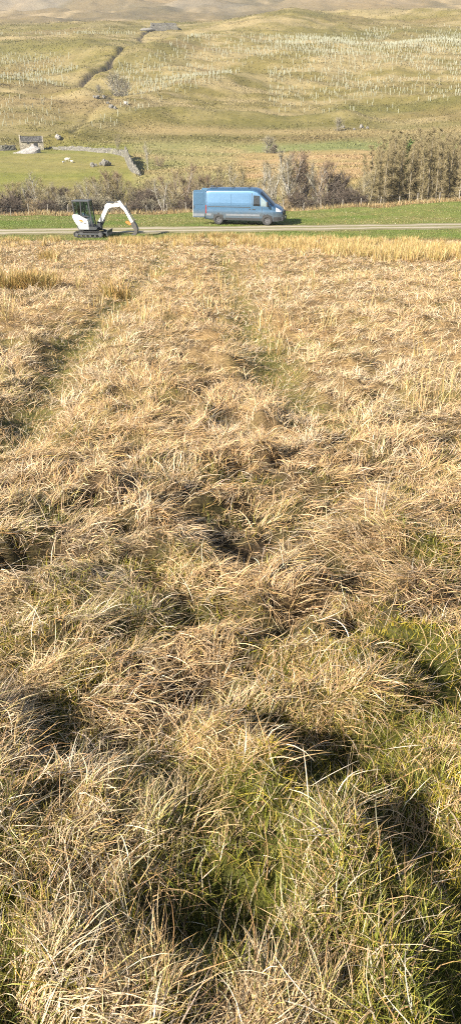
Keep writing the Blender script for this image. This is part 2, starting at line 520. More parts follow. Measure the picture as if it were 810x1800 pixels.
# ------------------------------------------------------------------ the gravel track
m, nt, out = nmat('gravel')
b = nt.nodes.new('ShaderNodeBsdfPrincipled'); b.inputs['Roughness'].default_value = .95; b.inputs['Specular IOR Level'].default_value = .2
at = nt.nodes.new('ShaderNodeAttribute'); at.attribute_name = 'Col'
tc = nt.nodes.new('ShaderNodeTexCoord'); n1 = noise(nt, 3.5, 6, .75, tc.outputs['Object'])
nt.links.new(mixc(nt, at.outputs['Color'], ramp(nt, n1.outputs[0], [(.3, (.8, .8, .8)), (.7, (1.15, 1.13, 1.1))]), .9, 'MULTIPLY'), b.inputs['Base Color'])
nt.links.new(b.outputs[0], out.inputs[0])
xs = np.arange(-75, 75, .4); ws = np.linspace(-1.9, 1.9, 17)
X, W = np.meshgrid(xs, ws, indexing='ij')
edge = 1 + .20 * fbm(X * .8, np.sign(W) * 7 + 0 * X, 95, 3)
Y = road_y(X) + W * edge
Zr = height(X.ravel(), Y.ravel(), False).reshape(X.shape) + .045 - .03 * np.exp(-((np.abs(W) - .8) / .3) ** 2) - .03 * (np.abs(W) > 1.85)
wheel = np.exp(-((np.abs(W) - .8) / .38) ** 2)
rc = cm(A(.22, .20, .10) * np.ones((X.size, 1)), A(.47, .415, .325) * np.ones((X.size, 1)), (wheel + .35 * fbm(X * .4, W * 2, 96, 3)).ravel())
grassy = np.clip(np.exp(-(W / .28) ** 2) * .6 + .35 * fbm(X * .3, W, 97, 3) * (1 - wheel), 0, 1).ravel()
rc = cm(rc, A(.25, .24, .10) * np.ones((X.size, 1)), grassy) * .76
I = np.arange(X.size).reshape(X.shape)
q = np.stack([I[:-1, :-1].ravel(), I[1:, :-1].ravel(), I[1:, 1:].ravel(), I[:-1, 1:].ravel()], 1)
link('track', mesh_from('track', np.stack([X.ravel(), Y.ravel(), Zr.ravel()], 1), [q], rc, m, smooth=True), kind='structure')

# ------------------------------------------------------------------ grass blades
def blades(root, az, L, w, phi0, phi1, col, nseg=5, curl=0.0, tipcol=None, clamp=False, wmul=None):
    n = len(root)
    t = np.linspace(0, 1, nseg + 1)
    tm = (t[1:] + t[:-1]) / 2
    ph = phi0[:, None] + (phi1 - phi0)[:, None] * tm[None, :] ** 1.3
    a = az[:, None] + (np.ones(n) * curl)[:, None] * tm[None, :]
    ds = (L / nseg)[:, None]
    dx = np.sin(ph) * np.sin(a) * ds; dy = np.sin(ph) * np.cos(a) * ds; dz = np.cos(ph) * ds
    P = np.zeros((n, nseg + 1, 3))
    P[:, 1:, 0] = np.cumsum(dx, 1); P[:, 1:, 1] = np.cumsum(dy, 1); P[:, 1:, 2] = np.cumsum(dz, 1)
    P += root[:, None, :]
    if clamp:
        hz = height(P[:, 1:, 0].ravel(), P[:, 1:, 1].ravel()).reshape(n, nseg) + rng.uniform(.004, .03, (n, 1))
        P[:, 1:, 2] = np.maximum(P[:, 1:, 2], hz)
    tw = rng.uniform(-.9, .9, n)
    sx = np.cos(az) * np.cos(tw); sy = -np.sin(az) * np.cos(tw); sz = np.sin(tw)
    S = np.stack([sx, sy, sz], 1)[:, None, :]
    wd = (w[:, None] * np.clip((1 - t[None, :-1] ** 2.2), .0, 1) ** .8 * .5)[:, :, None]
    Lf = P[:, :-1] - S * wd; Rt = P[:, :-1] + S * wd
    tip = P[:, -1:]
    k = 2 * nseg + 1
    V = np.concatenate([np.stack([Lf, Rt], 2).reshape(n, 2 * nseg, 3), tip], 1)
    base = (np.arange(n) * k)[:, None]
    q = []
    for s in range(nseg - 1):
        q.append(base + np.array([[2 * s, 2 * s + 1, 2 * s + 3, 2 * s + 2]]))
    q = np.concatenate(q) if q else np.zeros((0, 4), int)
    tr = base + np.array([[2 * nseg - 2, 2 * nseg - 1, 2 * nseg]])
    tt = np.concatenate([np.repeat(t[:-1], 2), [1.0]])
    c = np.repeat(col[:, None, :], k, 1)
    if tipcol is not None:
        f = (tt[None, :, None]) ** 1.5
        c = c * (1 - f) + tipcol[:, None, :] * f
    return V.reshape(-1, 3), q, tr, c.reshape(-1, 3)

class Bag:
    def __init__(s): s.V = []; s.q = []; s.t = []; s.c = []; s.o = 0
    def add(s, r):
        V, q, t, c = r
        s.V.append(V); s.q.append(q + s.o); s.t.append(t + s.o); s.c.append(c); s.o += len(V)
    def build(s, name, mat):
        return mesh_from(name, np.concatenate(s.V), [np.concatenate(s.q), np.concatenate(s.t)], np.concatenate(s.c), mat)

DRY = np.array([(.56, .405, .195), (.52, .345, .14), (.60, .475, .265), (.46, .285, .11), (.54, .44, .28), (.33, .21, .085), (.57, .375, .175), (.66, .56, .37)])
DRY = DRY * [1.02, 1.03, 1.16]
GRN = np.array([(.14, .165, .012), (.20, .21, .02), (.29, .25, .025), (.10, .135, .012), (.34, .27, .05), (.22, .23, .03)])
MOSS = np.array([(.33, .28, .02), (.39, .31, .03), (.23, .23, .02), (.34, .245, .03)])
def pick(P, n, j=.14):
    c = P[rng.integers(0, len(P), n)]
    return np.clip(c * (1 + rng.normal(0, j, (n, 1))) * (1 + rng.normal(0, .04, (n, 3))), .01, .95)

def comb_dir(x, y):
    """the way the dead grass lies: wind-combed, swirling gently"""
    a = 2.2 * fbm(x * .8, y * .8, 101, 2) + 1.9 * vnoise(x * 3.6, y * 3.6, 102)
    return a + 1.1

def sample_field(D, ymin=0.45, ymax=50.6):
    """random points in the viewed part of the field with density D(y) per m2"""
    pts = []
    edges = np.concatenate([np.arange(ymin, 4, .5), np.arange(4, 12, 1), np.arange(12, ymax, 2), [ymax]])
    for y0, y1 in zip(edges[:-1], edges[1:]):
        hw = .33 * y1 + 1.15
        n = int(D((y0 + y1) / 2) * 2 * hw * (y1 - y0))
        pts.append(np.stack([rng.uniform(-hw, hw, n), rng.uniform(y0, y1, n)], 1))
    return np.concatenate(pts)

def seg_for(y): return 6 if y < 3.2 else (4 if y < 8 else (3 if y < 20 else 2))

bands = [(0.45, 3.2, 6, True), (3.2, 8, 4, True), (8, 20, 3, False), (20, 52, 2, False)]

def wscale(y):
    return 1 + np.maximum(0, y - 2.5) * .125

# 1: tussocks of dead grass
bag = Bag()
tus = sample_field(lambda y: 72 * (1 if y < 4 else (4 / y) ** .85))
tx, ty = tus[:, 0], tus[:, 1]
mm = mound(tx, ty) + 3 * lumps(tx, ty); gg = greenness(tx, ty)
rr0 = np.minimum(seg_dist(tx, ty, RUT_R), seg_dist(tx, ty, RUT_L))
keep = rng.uniform(0, 1, len(tx)) < np.clip(.72 + 1.0 * mm - .7 * (gg - .3), .05, 1) * (1 - .85 * np.exp(-(rr0 / .36) ** 4))
tx, ty, mm, gg = tx[keep], ty[keep], mm[keep], gg[keep]
nt_ = len(tx)
t_len = (.075 + .15 * rng.uniform(0, 1, nt_) ** 1.6) * (1 + .25 * np.clip(mm, -1, 1)) * (.78 + .50 * sstep(3, 8, ty)); t_flat = np.clip(rng.uniform(0, 1, nt_) + .25 * (1 - sstep(4, 9, ty)), 0, 1); t_rad = rng.uniform(.03, .09, nt_) * (1 + .4 * sstep(3, 8, ty))
_cn = fbm(tx * .5, ty * .35, 131, 3)
_sel = np.where(_cn + rng.normal(0, .35, nt_) > 0, rng.choice([1, 3, 6, 5, 1, 6], nt_), rng.choice([0, 2, 4, 7, 2, 0], nt_)); t_col = _sel; t_az = comb_dir(tx, ty) + rng.normal(0, .5, nt_)
t_out = rng.uniform(.2, .75, nt_)
for y0, y1, ns, cl in bands:
    s = (ty >= y0) & (ty < y1)
    idx = np.nonzero(s)[0]
    per = np.maximum(8, 150 * np.minimum(1, (2.0 / np.maximum(ty[idx], 2.0)) ** 1.05)).astype(int)
    ii = np.repeat(idx, per); n = len(ii)
    rad = t_rad[ii] * (1 + .012 * ty[ii]) * np.sqrt(-np.log(rng.uniform(.02, 1, n))) ; ang = rng.uniform(0, 2 * math.pi, n)
    ox = rad * np.sin(ang); oy = rad * np.cos(ang)
    x = tx[ii] + ox; y = ty[ii] + oy
    wx = np.sin(t_az[ii]) + t_out[ii] * 1.6 * np.sin(ang); wy = np.cos(t_az[ii]) + t_out[ii] * 1.6 * np.cos(ang)
    az = np.arctan2(wx, wy) + rng.normal(0, .42, n)
    z = height(x, y) - .005
    L = t_len[ii] * rng.uniform(.5, 1.25, n) * (.82 + .18 * sstep(1.8, 3.5, y))
    fl = t_flat[ii]
    phi0 = np.clip(.35 + .7 * fl + rng.normal(0, .28, n), 0, 1.4); phi1 = np.clip(1.5 + .55 * fl + rng.normal(0, .35, n), .5, 2.5)
    w = rng.uniform(.0015, .0040, n) * wscale(y) * (.72 + .28 * sstep(1.8, 4, y))
    base = DRY[t_col[ii]] * .55 + pick(DRY, n, .2) * .45
    base *= rng.uniform(.60, 1.22, (n, 1))
    gl = rng.uniform(0, 1, n) < (.05 + .30 * gg[ii])
    base[gl] = pick(GRN, gl.sum(), .2) * .6 + base[gl] * .4
    tipc = base * .85 + pick(DRY, n) * .16
    bag.add(blades(np.stack([x, y, z], 1), az, L, w, phi0, phi1, base, ns, rng.normal(0, .9, n), tipc, cl))
link('tussock_grass', bag.build('tussock_grass', M_BLADE), kind='stuff', label='long dry straw-coloured tussock grass matted over the slope', cat='grass')
print('tussock verts', bag.o)

# 2: thatch lying on the ground, short green grass, moss
bag = Bag()
pts = sample_field(lambda y: 4400 * (1 if y < 2 else (2 / y) ** 1.2))
g = greenness(pts[:, 0], pts[:, 1])
pts = pts[rng.uniform(0, 1, len(pts)) < np.clip(.85 - g * .6 + .9 * mound(pts[:, 0], pts[:, 1]), .12, 1)]
for y0, y1, ns, cl in bands:
    p = pts[(pts[:, 1] >= y0) & (pts[:, 1] < y1)]; n = len(p); x, y = p[:, 0], p[:, 1]
    ns2 = max(2, ns - 2)
    az = comb_dir(x, y) + rng.normal(0, .9, n)
    c = pick(DRY, n, .2) * rng.uniform(.35, 1.05, (n, 1))
    bag.add(blades(np.stack([x, y, height(x, y) + .005], 1), az, rng.uniform(.05, .18, n) * (1 + .015 * y), rng.uniform(.0014, .0032, n) * wscale(y),
                   rng.uniform(.8, 1.5, n), rng.uniform(1.3, 1.9, n), c, ns2, rng.normal(0, .8, n), None, cl))
link('dead_grass_thatch', bag.build('dead_grass_thatch', M_BLADE), kind='stuff', label='flattened dead grass lying between the tussocks', cat='grass')
print('thatch verts', bag.o)

bag = Bag()
pts = sample_field(lambda y: 30000 * (1 if y < 1.8 else (1.8 / y) ** 1.8))
g = greenness(pts[:, 0], pts[:, 1])
pts = pts[rng.uniform(0, 1, len(pts)) < np.clip(g * 1.5 - .10, .05, 1) * np.clip(1.0 + 1.3 * mound(pts[:, 0], pts[:, 1]), .18, 1)]
for y0, y1, ns, cl in bands:
    p = pts[(pts[:, 1] >= y0) & (pts[:, 1] < y1)]; n = len(p); x, y = p[:, 0], p[:, 1]
    moss = sstep(-.35, .1, fbm(x * 2.6, y * 2.6, 110, 2)) * (rng.uniform(0, 1, n) < .9)
    isM = rng.uniform(0, 1, n) < moss
    c = pick(GRN, n, .25) * rng.uniform(.6, 1.1, (n, 1)); c[isM] = pick(MOSS, isM.sum(), .2)
    dr = rng.uniform(0, 1, n) < .18 + .50 * sstep(2.5, 7, y)
    c[dr] = pick(DRY, dr.sum(), .15) * .85
    L = rng.uniform(.03, .085, n) * (1 + .02 * y); L[isM] *= .6
    az = rng.uniform(0, 2 * math.pi, n)
    phi0 = rng.uniform(0, 1.2, n); phi1 = phi0 + rng.uniform(.1, 1.2, n)
    w = rng.uniform(.0015, .0034, n) * wscale(y) * .9
    bag.add(blades(np.stack([x, y, height(x, y) - .004], 1), az, L, w, phi0, phi1, c, max(2, ns - 3), 0.0, c * .85 + pick(DRY, n) * .15))
link('green_grass', bag.build('green_grass', M_BLADE), kind='stuff', label='short green grass and yellow moss in the hollows', cat='grass')
print('green verts', bag.o)

# 3: single long stalks and broad bleached leaves
bag = Bag()
pts = sample_field(lambda y: 48 * (1 if y < 2.5 else (2.5 / y) ** 1.1))
n = len(pts); x, y = pts[:, 0], pts[:, 1]
c = pick(DRY[[0, 2, 4, 7]], n, .12)
bag.add(blades(np.stack([x, y, height(x, y)], 1), rng.uniform(0, 6.28, n), rng.uniform(.08, .25, n), rng.uniform(.002, .0045, n) * wscale(y) * .85,
               rng.uniform(.1, 1.2, n), rng.uniform(.8, 2.4, n), c, 7, rng.normal(0, .9, n), None, True))
link('grass_stalks', bag.build('grass_stalks', M_BLADE), kind='stuff', label='scattered long bleached stalks standing and drooping over the tussocks', cat='grass')

# 4: rushes, upright and golden, in a band this side of the track and in patches
RUSH = np.array([(.47, .31, .12), (.50, .36, .165), (.39, .25, .09), (.28, .23, .08), (.53, .42, .235), (.25, .22, .075)])
def rush_blades(bag, cx, cy, rad, n, hmin, hmax, w, pal=RUSH, ns=3, lean=.35, flop=.5):
    r = rad * np.sqrt(rng.uniform(0, 1, n)); a = rng.uniform(0, 6.28, n)
    x = cx + r * np.sin(a); y = cy + r * np.cos(a)
    az = a + rng.normal(0, .6, n)
    bag.add(blades(np.stack([x, y, height(x, y) - .01], 1), az, rng.uniform(hmin, hmax, n), np.full(n, w) * rng.uniform(.7, 1.3, n),
                   np.abs(rng.normal(0, lean, n)), np.abs(rng.normal(flop, .4, n)), pick(pal, n, .16), ns, 0.0, pick(pal, n, .1)))
bag = Bag()
band_pts = []
for k in range(900):
    px = rng.uniform(330, 900); row = rng.uniform(417, 462)
    c0 = 424 + (px - 400) * .075
    if abs(row - c0) > 7 + .03 * max(0, px - 400) + 3 * rng.normal(): continue
    band_pts.append((px, row))
for k in range(500):
    px = rng.uniform(-80, 330); row = rng.uniform(415, 436)
    if rng.uniform() > .12 + .7 * math.exp(-((px - 215) / 45) ** 2): continue
    band_pts.append((px, row))
for px, row in band_pts:
    ax, az_ = ray(px, row)
    yy = (CAM_Z) / (-(az_) - .0933); yy = min(yy, 49.8)
    if 105 < px < 195 and row < 440: continue
   
    rush_blades(bag, ax * yy, yy, rng.uniform(.15, .4), 60, .22, .52, .02)
for k in range(90):
    yy = rng.uniform(9, 48); xx = rng.uniform(-.34, .34) * yy
    rush_blades(bag, xx, yy, rng.uniform(.08, .25), 26, .25, .5, .0045 * (1 + .07 * yy), lean=.3)
for px, row, k_ in ((740, 700, 16), (760, 720, 14), (780, 690, 20), (725, 705, 9), (800, 735, 14)):
    xx, yy = surf_hit(px, row)
    rush_blades(bag, xx, yy, .22, k_, .3, .55, .006, RUSH[[1, 4, 5, 5]], 4, .2, .25)
for px, row in ((655, 930), (663, 925)):
    xx, yy = surf_hit(px, row)
    rush_blades(bag, xx, yy, .02, 4, .25, .42, .005, DRY[[4, 7]], 5, .12, .15)
link('rushes', bag.build('rushes', M_BLADE), kind='stuff', label='golden upright rushes growing in a band this side of the track', cat='rushes')

# 5: turf of the verges and rank grass at the wood edge
bag = Bag()
n = 120000
y = 50.5 + 28 * rng.uniform(0, 1, n) ** 1.05; x = rng.uniform(-1, 1, n) * (.36 * y)
off = np.abs(y - road_y(x))
ok = (off > 1.62 + .22 * rng.normal(size=n)) | ((off < .3) & (rng.uniform(0, 1, n) < .35))
x, y = x[ok], y[ok]; n = len(x)
c = ground_color(x, y) * rng.uniform(.85, 1.35, (n, 1))
dr = rng.uniform(0, 1, n) < np.clip(.06 + .3 * fbm(x * .3, y * .3, 71, 3), .02, .12)
c[dr] = pick(DRY, dr.sum(), .2) * .75
bag.add(blades(np.stack([x, y, height(x, y, False) - .01], 1), rng.uniform(0, 6.28, n), rng.uniform(.05, .12, n), rng.uniform(.018, .032, n), rng.uniform(0, .9, n), rng.uniform(.3, 1.5, n), c, 2, 0.0))
n = 16000
x = rng.uniform(-30, 30, n); y = 77.5 + np.abs(rng.normal(0, 2.2, n)) + .6 * vnoise(x * .3, x * 0, 5)
keep = rng.uniform(0, 1, n) < .35 + .65 * sstep(-.1, .3, fbm(x * .12, x * 0 + 3, 6, 2))
x, y = x[keep], y[keep]; n = len(x)
c = pick(np.array([(.36, .265, .135), (.37, .25, .12), (.36, .31, .17), (.27, .21, .10)]), n, .15)
bag.add(blades(np.stack([x, y, height(x, y, False)], 1), rng.uniform(0, 6.28, n), rng.uniform(.3, .65, n), rng.uniform(.03, .05, n), rng.uniform(0, .5, n), rng.uniform(.2, 1.6, n), c, 2, 0.0))
link('verge_grass', bag.build('verge_grass', M_BLADE), kind='stuff', label='short green turf along the track with rank tan grass at the wood edge', cat='grass')

# 6: tufts and rushes over the far fields and hillside
bag = Bag()
n = 260000
y = 118 * np.exp(rng.uniform(0, 1, n) * math.log(560 / 118)); x = rng.uniform(-.36, .36, n) * y
g = fbm(x * .05, y * .12, 120, 3)
px = 405 + x / y * 1500
past = (px < 235) & (y < 212)
ok = (rng.uniform(0, 1, n) < np.clip(.5 + g, .1, 1)) & (~past | (rng.uniform(0, 1, n) < .25))
x, y, past = x[ok], y[ok], past[ok]; n = len(x)
gc = ground_color(x, y)
c = gc * rng.uniform(.82, 1.22, (n, 1))
L = rng.uniform(.12, .38, n) * (1 + y / 500); L[past] *= .3
bag.add(blades(np.stack([x, y, height(x, y, False) - .05], 1), rng.uniform(0, 6.28, n), L, rng.uniform(.12, .30, n) * (.5 + y / 400), rng.uniform(0, .7, n), rng.uniform(.2, 1.5, n), np.clip(c, .02, .9), 2, 0.0))
link('moor_grass', bag.build('moor_grass', M_BLADE), kind='stuff', label='coarse olive and straw moor grass covering the far hillside', cat='grass')
# ------------------------------------------------------------------ solid shapes
def bm_mesh(name, bm, mat, smooth=False, bevel=0.0, seg=2):
    if bevel:
        bmesh.ops.bevel(bm, geom=[e for e in bm.edges if len(e.link_faces) == 2 and e.calc_face_angle(0) > .5], offset=bevel, segments=seg, profile=.6, affect='EDGES')
    bmesh.ops.recalc_face_normals(bm, faces=bm.faces)
    me = bpy.data.meshes.new(name); bm.to_mesh(me); bm.free()
    if smooth:
        for p in me.polygons: p.use_smooth = True
    me.materials.append(mat)
    return me

def add_box(bm, c, s, rot=None):
    m_ = Matrix.Translation(c) @ (rot or Matrix.Identity(4)) @ Matrix.Diagonal((*s, 1))
    return bmesh.ops.create_cube(bm, size=1, matrix=m_)['verts']

def add_prism(bm, poly, y0, y1):
    """outline in x,z pushed from y0 to y1"""
    a = [bm.verts.new((x, y0, z)) for x, z in poly]; b_ = [bm.verts.new((x, y1, z)) for x, z in poly]
    n = len(poly)
    bm.faces.new(a); bm.faces.new(b_[::-1])
    for k in range(n): bm.faces.new((a[k], b_[k], b_[(k + 1) % n], a[(k + 1) % n]))

def add_tube(bm, p0, p1, r0, r1=None, seg=10):
    r1 = r0 if r1 is None else r1
    p0, p1 = Vector(p0), Vector(p1); d = p1 - p0
    m_ = Matrix.Translation((p0 + p1) / 2) @ d.to_track_quat('Z', 'Y').to_matrix().to_4x4()
    bmesh.ops.create_cone(bm, cap_ends=True, segments=seg, radius1=r0, radius2=r1, depth=d.length, matrix=m_)

def prism_obj(name, poly, y0, y1, mat, parent, bevel=.02, label=None):
    bm = bmesh.new(); add_prism(bm, poly, y0, y1)
    return link(name, bm_mesh(name, bm, mat, bevel=bevel), parent, label=label)

def box_obj(name, c, s, mat, parent, bevel=.01, rot=None, label=None):
    bm = bmesh.new(); add_box(bm, c, s, rot)
    return link(name, bm_mesh(name, bm, mat, bevel=bevel), parent, label=label)

def tube_obj(name, pts, r, mat, parent, seg=10, label=None):
    bm = bmesh.new()
    for a, b_ in zip(pts[:-1], pts[1:]): add_tube(bm, a, b_, r, seg=seg)
    return link(name, bm_mesh(name, bm, mat, smooth=False), parent, label=label)

def thing(name, label, cat, loc, rz=0.0, group=None):
    o = bpy.data.objects.new(name, None); COL.objects.link(o)
    o.location = loc; o.rotation_euler = (0, 0, rz); o['label'] = label; o['category'] = cat
    if group: o['group'] = group
    return o

def dup(root, loc, rz=0.0, sc=1.0, label=None, group=None, cat=None):
    r = root.copy(); COL.objects.link(r); r.location = loc; r.rotation_euler = (0, 0, rz); r.scale = (sc,) * 3 if not isinstance(sc, tuple) else sc
    if label: r['label'] = label
    if group: r['group'] = group
    elif 'group' in r: del r['group']
    if cat: r['category'] = cat
    for ch in root.children:
        c = ch.copy(); COL.objects.link(c); c.parent = r
        for g in ch.children:
            d = g.copy(); COL.objects.link(d); d.parent = c
    return r

# ------------------------------------------------------------------ materials of the vehicles
def paint(name, color, metal, rough, low_grey=.0):
    m, nt, out = nmat(name)
    b = nt.nodes.new('ShaderNodeBsdfPrincipled'); tc = nt.nodes.new('ShaderNodeTexCoord')
    n = noise(nt, 2.5, 6, .65, tc.outputs['Object'])
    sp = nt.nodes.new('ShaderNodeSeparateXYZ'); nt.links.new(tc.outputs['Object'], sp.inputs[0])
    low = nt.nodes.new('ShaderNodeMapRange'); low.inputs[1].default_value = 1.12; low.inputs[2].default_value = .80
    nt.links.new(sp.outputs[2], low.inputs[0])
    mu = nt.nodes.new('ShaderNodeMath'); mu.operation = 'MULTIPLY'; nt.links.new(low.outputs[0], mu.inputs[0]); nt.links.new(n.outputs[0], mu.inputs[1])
    m2 = nt.nodes.new('ShaderNodeMath'); m2.operation = 'MULTIPLY'; nt.links.new(mu.outputs[0], m2.inputs[0]); m2.inputs[1].default_value = low_grey
    nt.links.new(mixc(nt, color, (.16, .155, .14), m2.outputs[0]), b.inputs['Base Color'])  # mottled grey mixed into the colour towards the bottom of the bodywork
    rr = nt.nodes.new('ShaderNodeMath'); rr.operation = 'MULTIPLY_ADD'; nt.links.new(n.outputs[0], rr.inputs[0]); rr.inputs[1].default_value = .12; rr.inputs[2].default_value = rough
    nt.links.new(rr.outputs[0], b.inputs['Roughness'])
    b.inputs['Metallic'].default_value = metal; b.inputs['Coat Weight'].default_value = .6; b.inputs['Coat Roughness'].default_value = .12
    nt.links.new(b.outputs[0], out.inputs[0]); return m
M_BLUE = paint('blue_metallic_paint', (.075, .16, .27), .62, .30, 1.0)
M_BLACK = simple('black_plastic', (.025, .026, .028), .6)
M_GREYP = simple('grey_cladding', (.13, .145, .165), .5)
M_RUB = simple('tyre_rubber', (.03, .03, .03), .85, bump=.3, scale=30)
M_RIM = simple('dark_alloy', (.16, .16, .17), .35, .7)
M_GLASS = simple('dark_glass', (.012, .015, .018), .06, spec=.8)
M_GLASS2 = simple('clear_glass', (.16, .21, .22), .08, spec=.9)
M_LAMP = simple('headlamp_glass', (.6, .62, .64), .12, .2)
M_RED = simple('red_lens', (.22, .02, .018), .25)
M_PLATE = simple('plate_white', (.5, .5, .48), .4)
M_WHITE = paint('white_paint', (.66, .66, .64), .0, .35, .5)
M_ORANGE = simple('orange_mark', (.75, .16, .03), .5)
M_STEEL = simple('worn_steel', (.10, .095, .09), .5, .6, bump=.2)
M_CHROME = simple('chrome_rod', (.6, .6, .6), .15, 1.0)
M_DARKM = simple('dark_grey_metal', (.045, .05, .055), .45, .2)
m, nt, out = nmat('tinted_glass')
_g = nt.nodes.new('ShaderNodeBsdfGlossy'); _g.inputs['Roughness'].default_value = .05
_t = nt.nodes.new('ShaderNodeBsdfTransparent'); _t.inputs[0].default_value = (.50, .68, .60, 1)
_f = nt.nodes.new('ShaderNodeFresnel'); _f.inputs[0].default_value = 1.7
_m = nt.nodes.new('ShaderNodeMixShader'); nt.links.new(_f.outputs[0], _m.inputs[0]); nt.links.new(_t.outputs[0], _m.inputs[1]); nt.links.new(_g.outputs[0], _m.inputs[2]); nt.links.new(_m.outputs[0], out.inputs[0])
M_GREENGL = m

# ------------------------------------------------------------------ the van
vx, vy = 1.17, 61.3
van = thing('panel_van', 'long blue metallic panel van parked beside the gravel track with its rear door open', 'van', (vx, vy, H1(vx, vy, False) + .03), math.radians(-13))
van.scale = (1, 1, .955)
TOPX = [-2.87, -2.80, -2.6, 0.45, .75, 1.02, 1.28, 1.75, 2.2, 2.3, 2.62, 2.78, 2.87]
TOPZ = [2.50, 2.58, 2.63, 2.66, 2.64, 2.56, 2.36, 1.93, 1.50, 1.44, 1.27, 1.12, .88]
def ztop(x): return np.interp(x, TOPX, TOPZ)
def zbot(x): return np.interp(x, [-2.87, -2.6, 2.5, 2.87], [.42, .34, .30, .38])
def W_(x): return 1.03 * np.interp(x, [-2.87, -2.80, -2.5, 1.6, 2.2, 2.55, 2.78, 2.87], [.955, .985, 1, 1, .97, .90, .78, .70])
def hw(x, z):
    z0, z1 = zbot(x), ztop(x)
    tz = np.interp(z, [.3, .5, .92, 1.0, 1.08, 1.3, 1.55, 2.3, 2.7], [.955, .975, 1.0, 1.0, .985, .995, .985, .915, .87])
    q = np.clip((z - (z1 - .30)) / .30, 0, 1)
    return W_(x) * tz * (1 - q ** 2.4) ** (1 / 2.4)
def van_loft():
    bm = bmesh.new(); xs = np.unique(np.concatenate([np.linspace(-2.87, 2.87, 56), TOPX])); rings = []
    for x in xs:
        z0, z1 = float(zbot(x)), float(ztop(x))
        zs = list(np.linspace(z0, z1 - .30, 16)) if z1 - .30 > z0 else [z0]
        zs += [z1 - .30 + .30 * math.sin(t) for t in np.linspace(.15, math.pi / 2, 9)]
        h = [float(hw(x, min(z, z1 - 1e-4))) for z in zs]; h[-1] = 0.0
        r = [bm.verts.new((x, -a, z)) for a, z in zip(h, zs)] + [bm.verts.new((x, a, z)) for a, z in list(zip(h, zs))[-2::-1]]
        rings.append(r)
    for a, b_ in zip(rings[:-1], rings[1:]):
        for k in range(len(a)):
            j = (k + 1) % len(a); bm.faces.new((a[k], a[j], b_[j], b_[k]))
    bm.faces.new(rings[0]); bm.faces.new(rings[-1][::-1])
    bmesh.ops.recalc_face_normals(bm, faces=bm.faces)
    return bm
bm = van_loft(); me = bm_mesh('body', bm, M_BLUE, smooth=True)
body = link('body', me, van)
cb = bmesh.new()
for ax in (1.77, -1.88):
    add_tube(cb, (ax, -1.3, .37), (ax, -.72, .37), .455, seg=32); add_tube(cb, (ax, 1.3, .37), (ax, .72, .37), .455, seg=32)
cut = link('cut', bm_mesh('cut', cb, M_BLACK))
md = body.modifiers.new('b', 'BOOLEAN'); md.object = cut; md.operation = 'DIFFERENCE'; md.solver = 'EXACT'
bpy.context.view_layer.update()
dg = bpy.context.evaluated_depsgraph_get()
nm = bpy.data.meshes.new_from_object(body.evaluated_get(dg)); body.modifiers.clear()
if len(nm.polygons) > 300: body.data = nm
bpy.data.objects.remove(cut)
body.data.materials.append(M_BLACK) if len(body.data.materials) < 2 else None
for p in body.data.polygons:
    c = p.center
    for ax in (1.77, -1.88):
        d = math.hypot(c.x - ax, c.z - .37)
        if d < .47 and .70 < abs(c.y) < 1.2 and (d < .44 or abs(p.normal.y) < .6): p.material_index = 1; p.use_smooth = False

def side_panel(name, poly, mat, off=.008, sides=(-1,), parent=None, thick=.02):
    for sd in sides:
        bm = bmesh.new(); bm.faces.new([bm.verts.new((x, 0, z)) for x, z in poly])
        bmesh.ops.triangulate(bm, faces=bm.faces)
        bmesh.ops.subdivide_edges(bm, edges=bm.edges[:], cuts=4, use_grid_fill=True)
        r = bmesh.ops.extrude_face_region(bm, geom=bm.faces[:])
        new = {v for v in r['geom'] if isinstance(v, bmesh.types.BMVert)}
        for v in bm.verts:
            v.co.y = sd * (float(hw(v.co.x, v.co.z)) + (off if v in new else off - thick))
        link(name, bm_mesh(name, bm, mat), parent or van)
def top_panel(name, x0, x1, yf, mat, off=.01, nx=10, ny=14, shrink=.86):
    bm = bmesh.new(); g = []
    for lay in (off, off - .025):
        for i in range(nx + 1):
            x = x0 + (x1 - x0) * i / nx
            for j in range(ny + 1):
                Wt = float(W_(x)) * yf(x); y = Wt * (2 * j / ny - 1)
                z1 = float(ztop(x)); tz = float(np.interp(z1 - .1, [.3, .5, .92, 1.0, 1.08, 1.3, 1.55, 2.3, 2.7], [.955, .975, 1.0, 1.0, .985, .995, .985, .915, .87]))
                q = max(0, 1 - (abs(y) / (float(W_(x)) * tz)) ** 2.4) ** (1 / 2.4)
                g.append(bm.verts.new((x + lay * .5, y, z1 - .30 + .30 * q + lay)))
    K = (nx + 1) * (ny + 1); st = ny + 1
    for l in (0, K):
        for i in range(nx):
            for j in range(ny):
                a = l + i * st + j; bm.faces.new((g[a], g[a + 1], g[a + st + 1], g[a + st]))
    per = [i * st for i in range(nx + 1)] + [nx * st + j for j in range(1, ny + 1)] + [i * st + ny for i in range(nx - 1, -1, -1)] + [j for j in range(ny - 1, 0, -1)]
    for a, b_ in zip(per, per[1:] + per[:1]): bm.faces.new((g[a], g[b_], g[b_ + K], g[a + K]))
    link(name, bm_mesh(name, bm, mat, smooth=False), van)
top_panel('windscreen', 1.22, 2.2, lambda x: .86, M_GLASS)
top_panel('bonnet', 2.26, 2.66, lambda x: .82, M_BLUE, off=.012)
side_panel('side_window', [(.72, 1.40), (.74, 2.14), (1.20, 2.12), (1.24, 1.38)], M_GLASS, sides=(-1, 1))
side_panel('quarter_window', [(1.29, 1.38), (1.27, 2.02), (1.38, 1.98), (1.92, 1.46), (1.86, 1.37)], M_GLASS2, sides=(-1, 1))
side_panel('door_seam', [(.60, .40), (.60, 2.30), (.63, 2.30), (.63, .40)], M_BLACK, .003, (-1, 1))
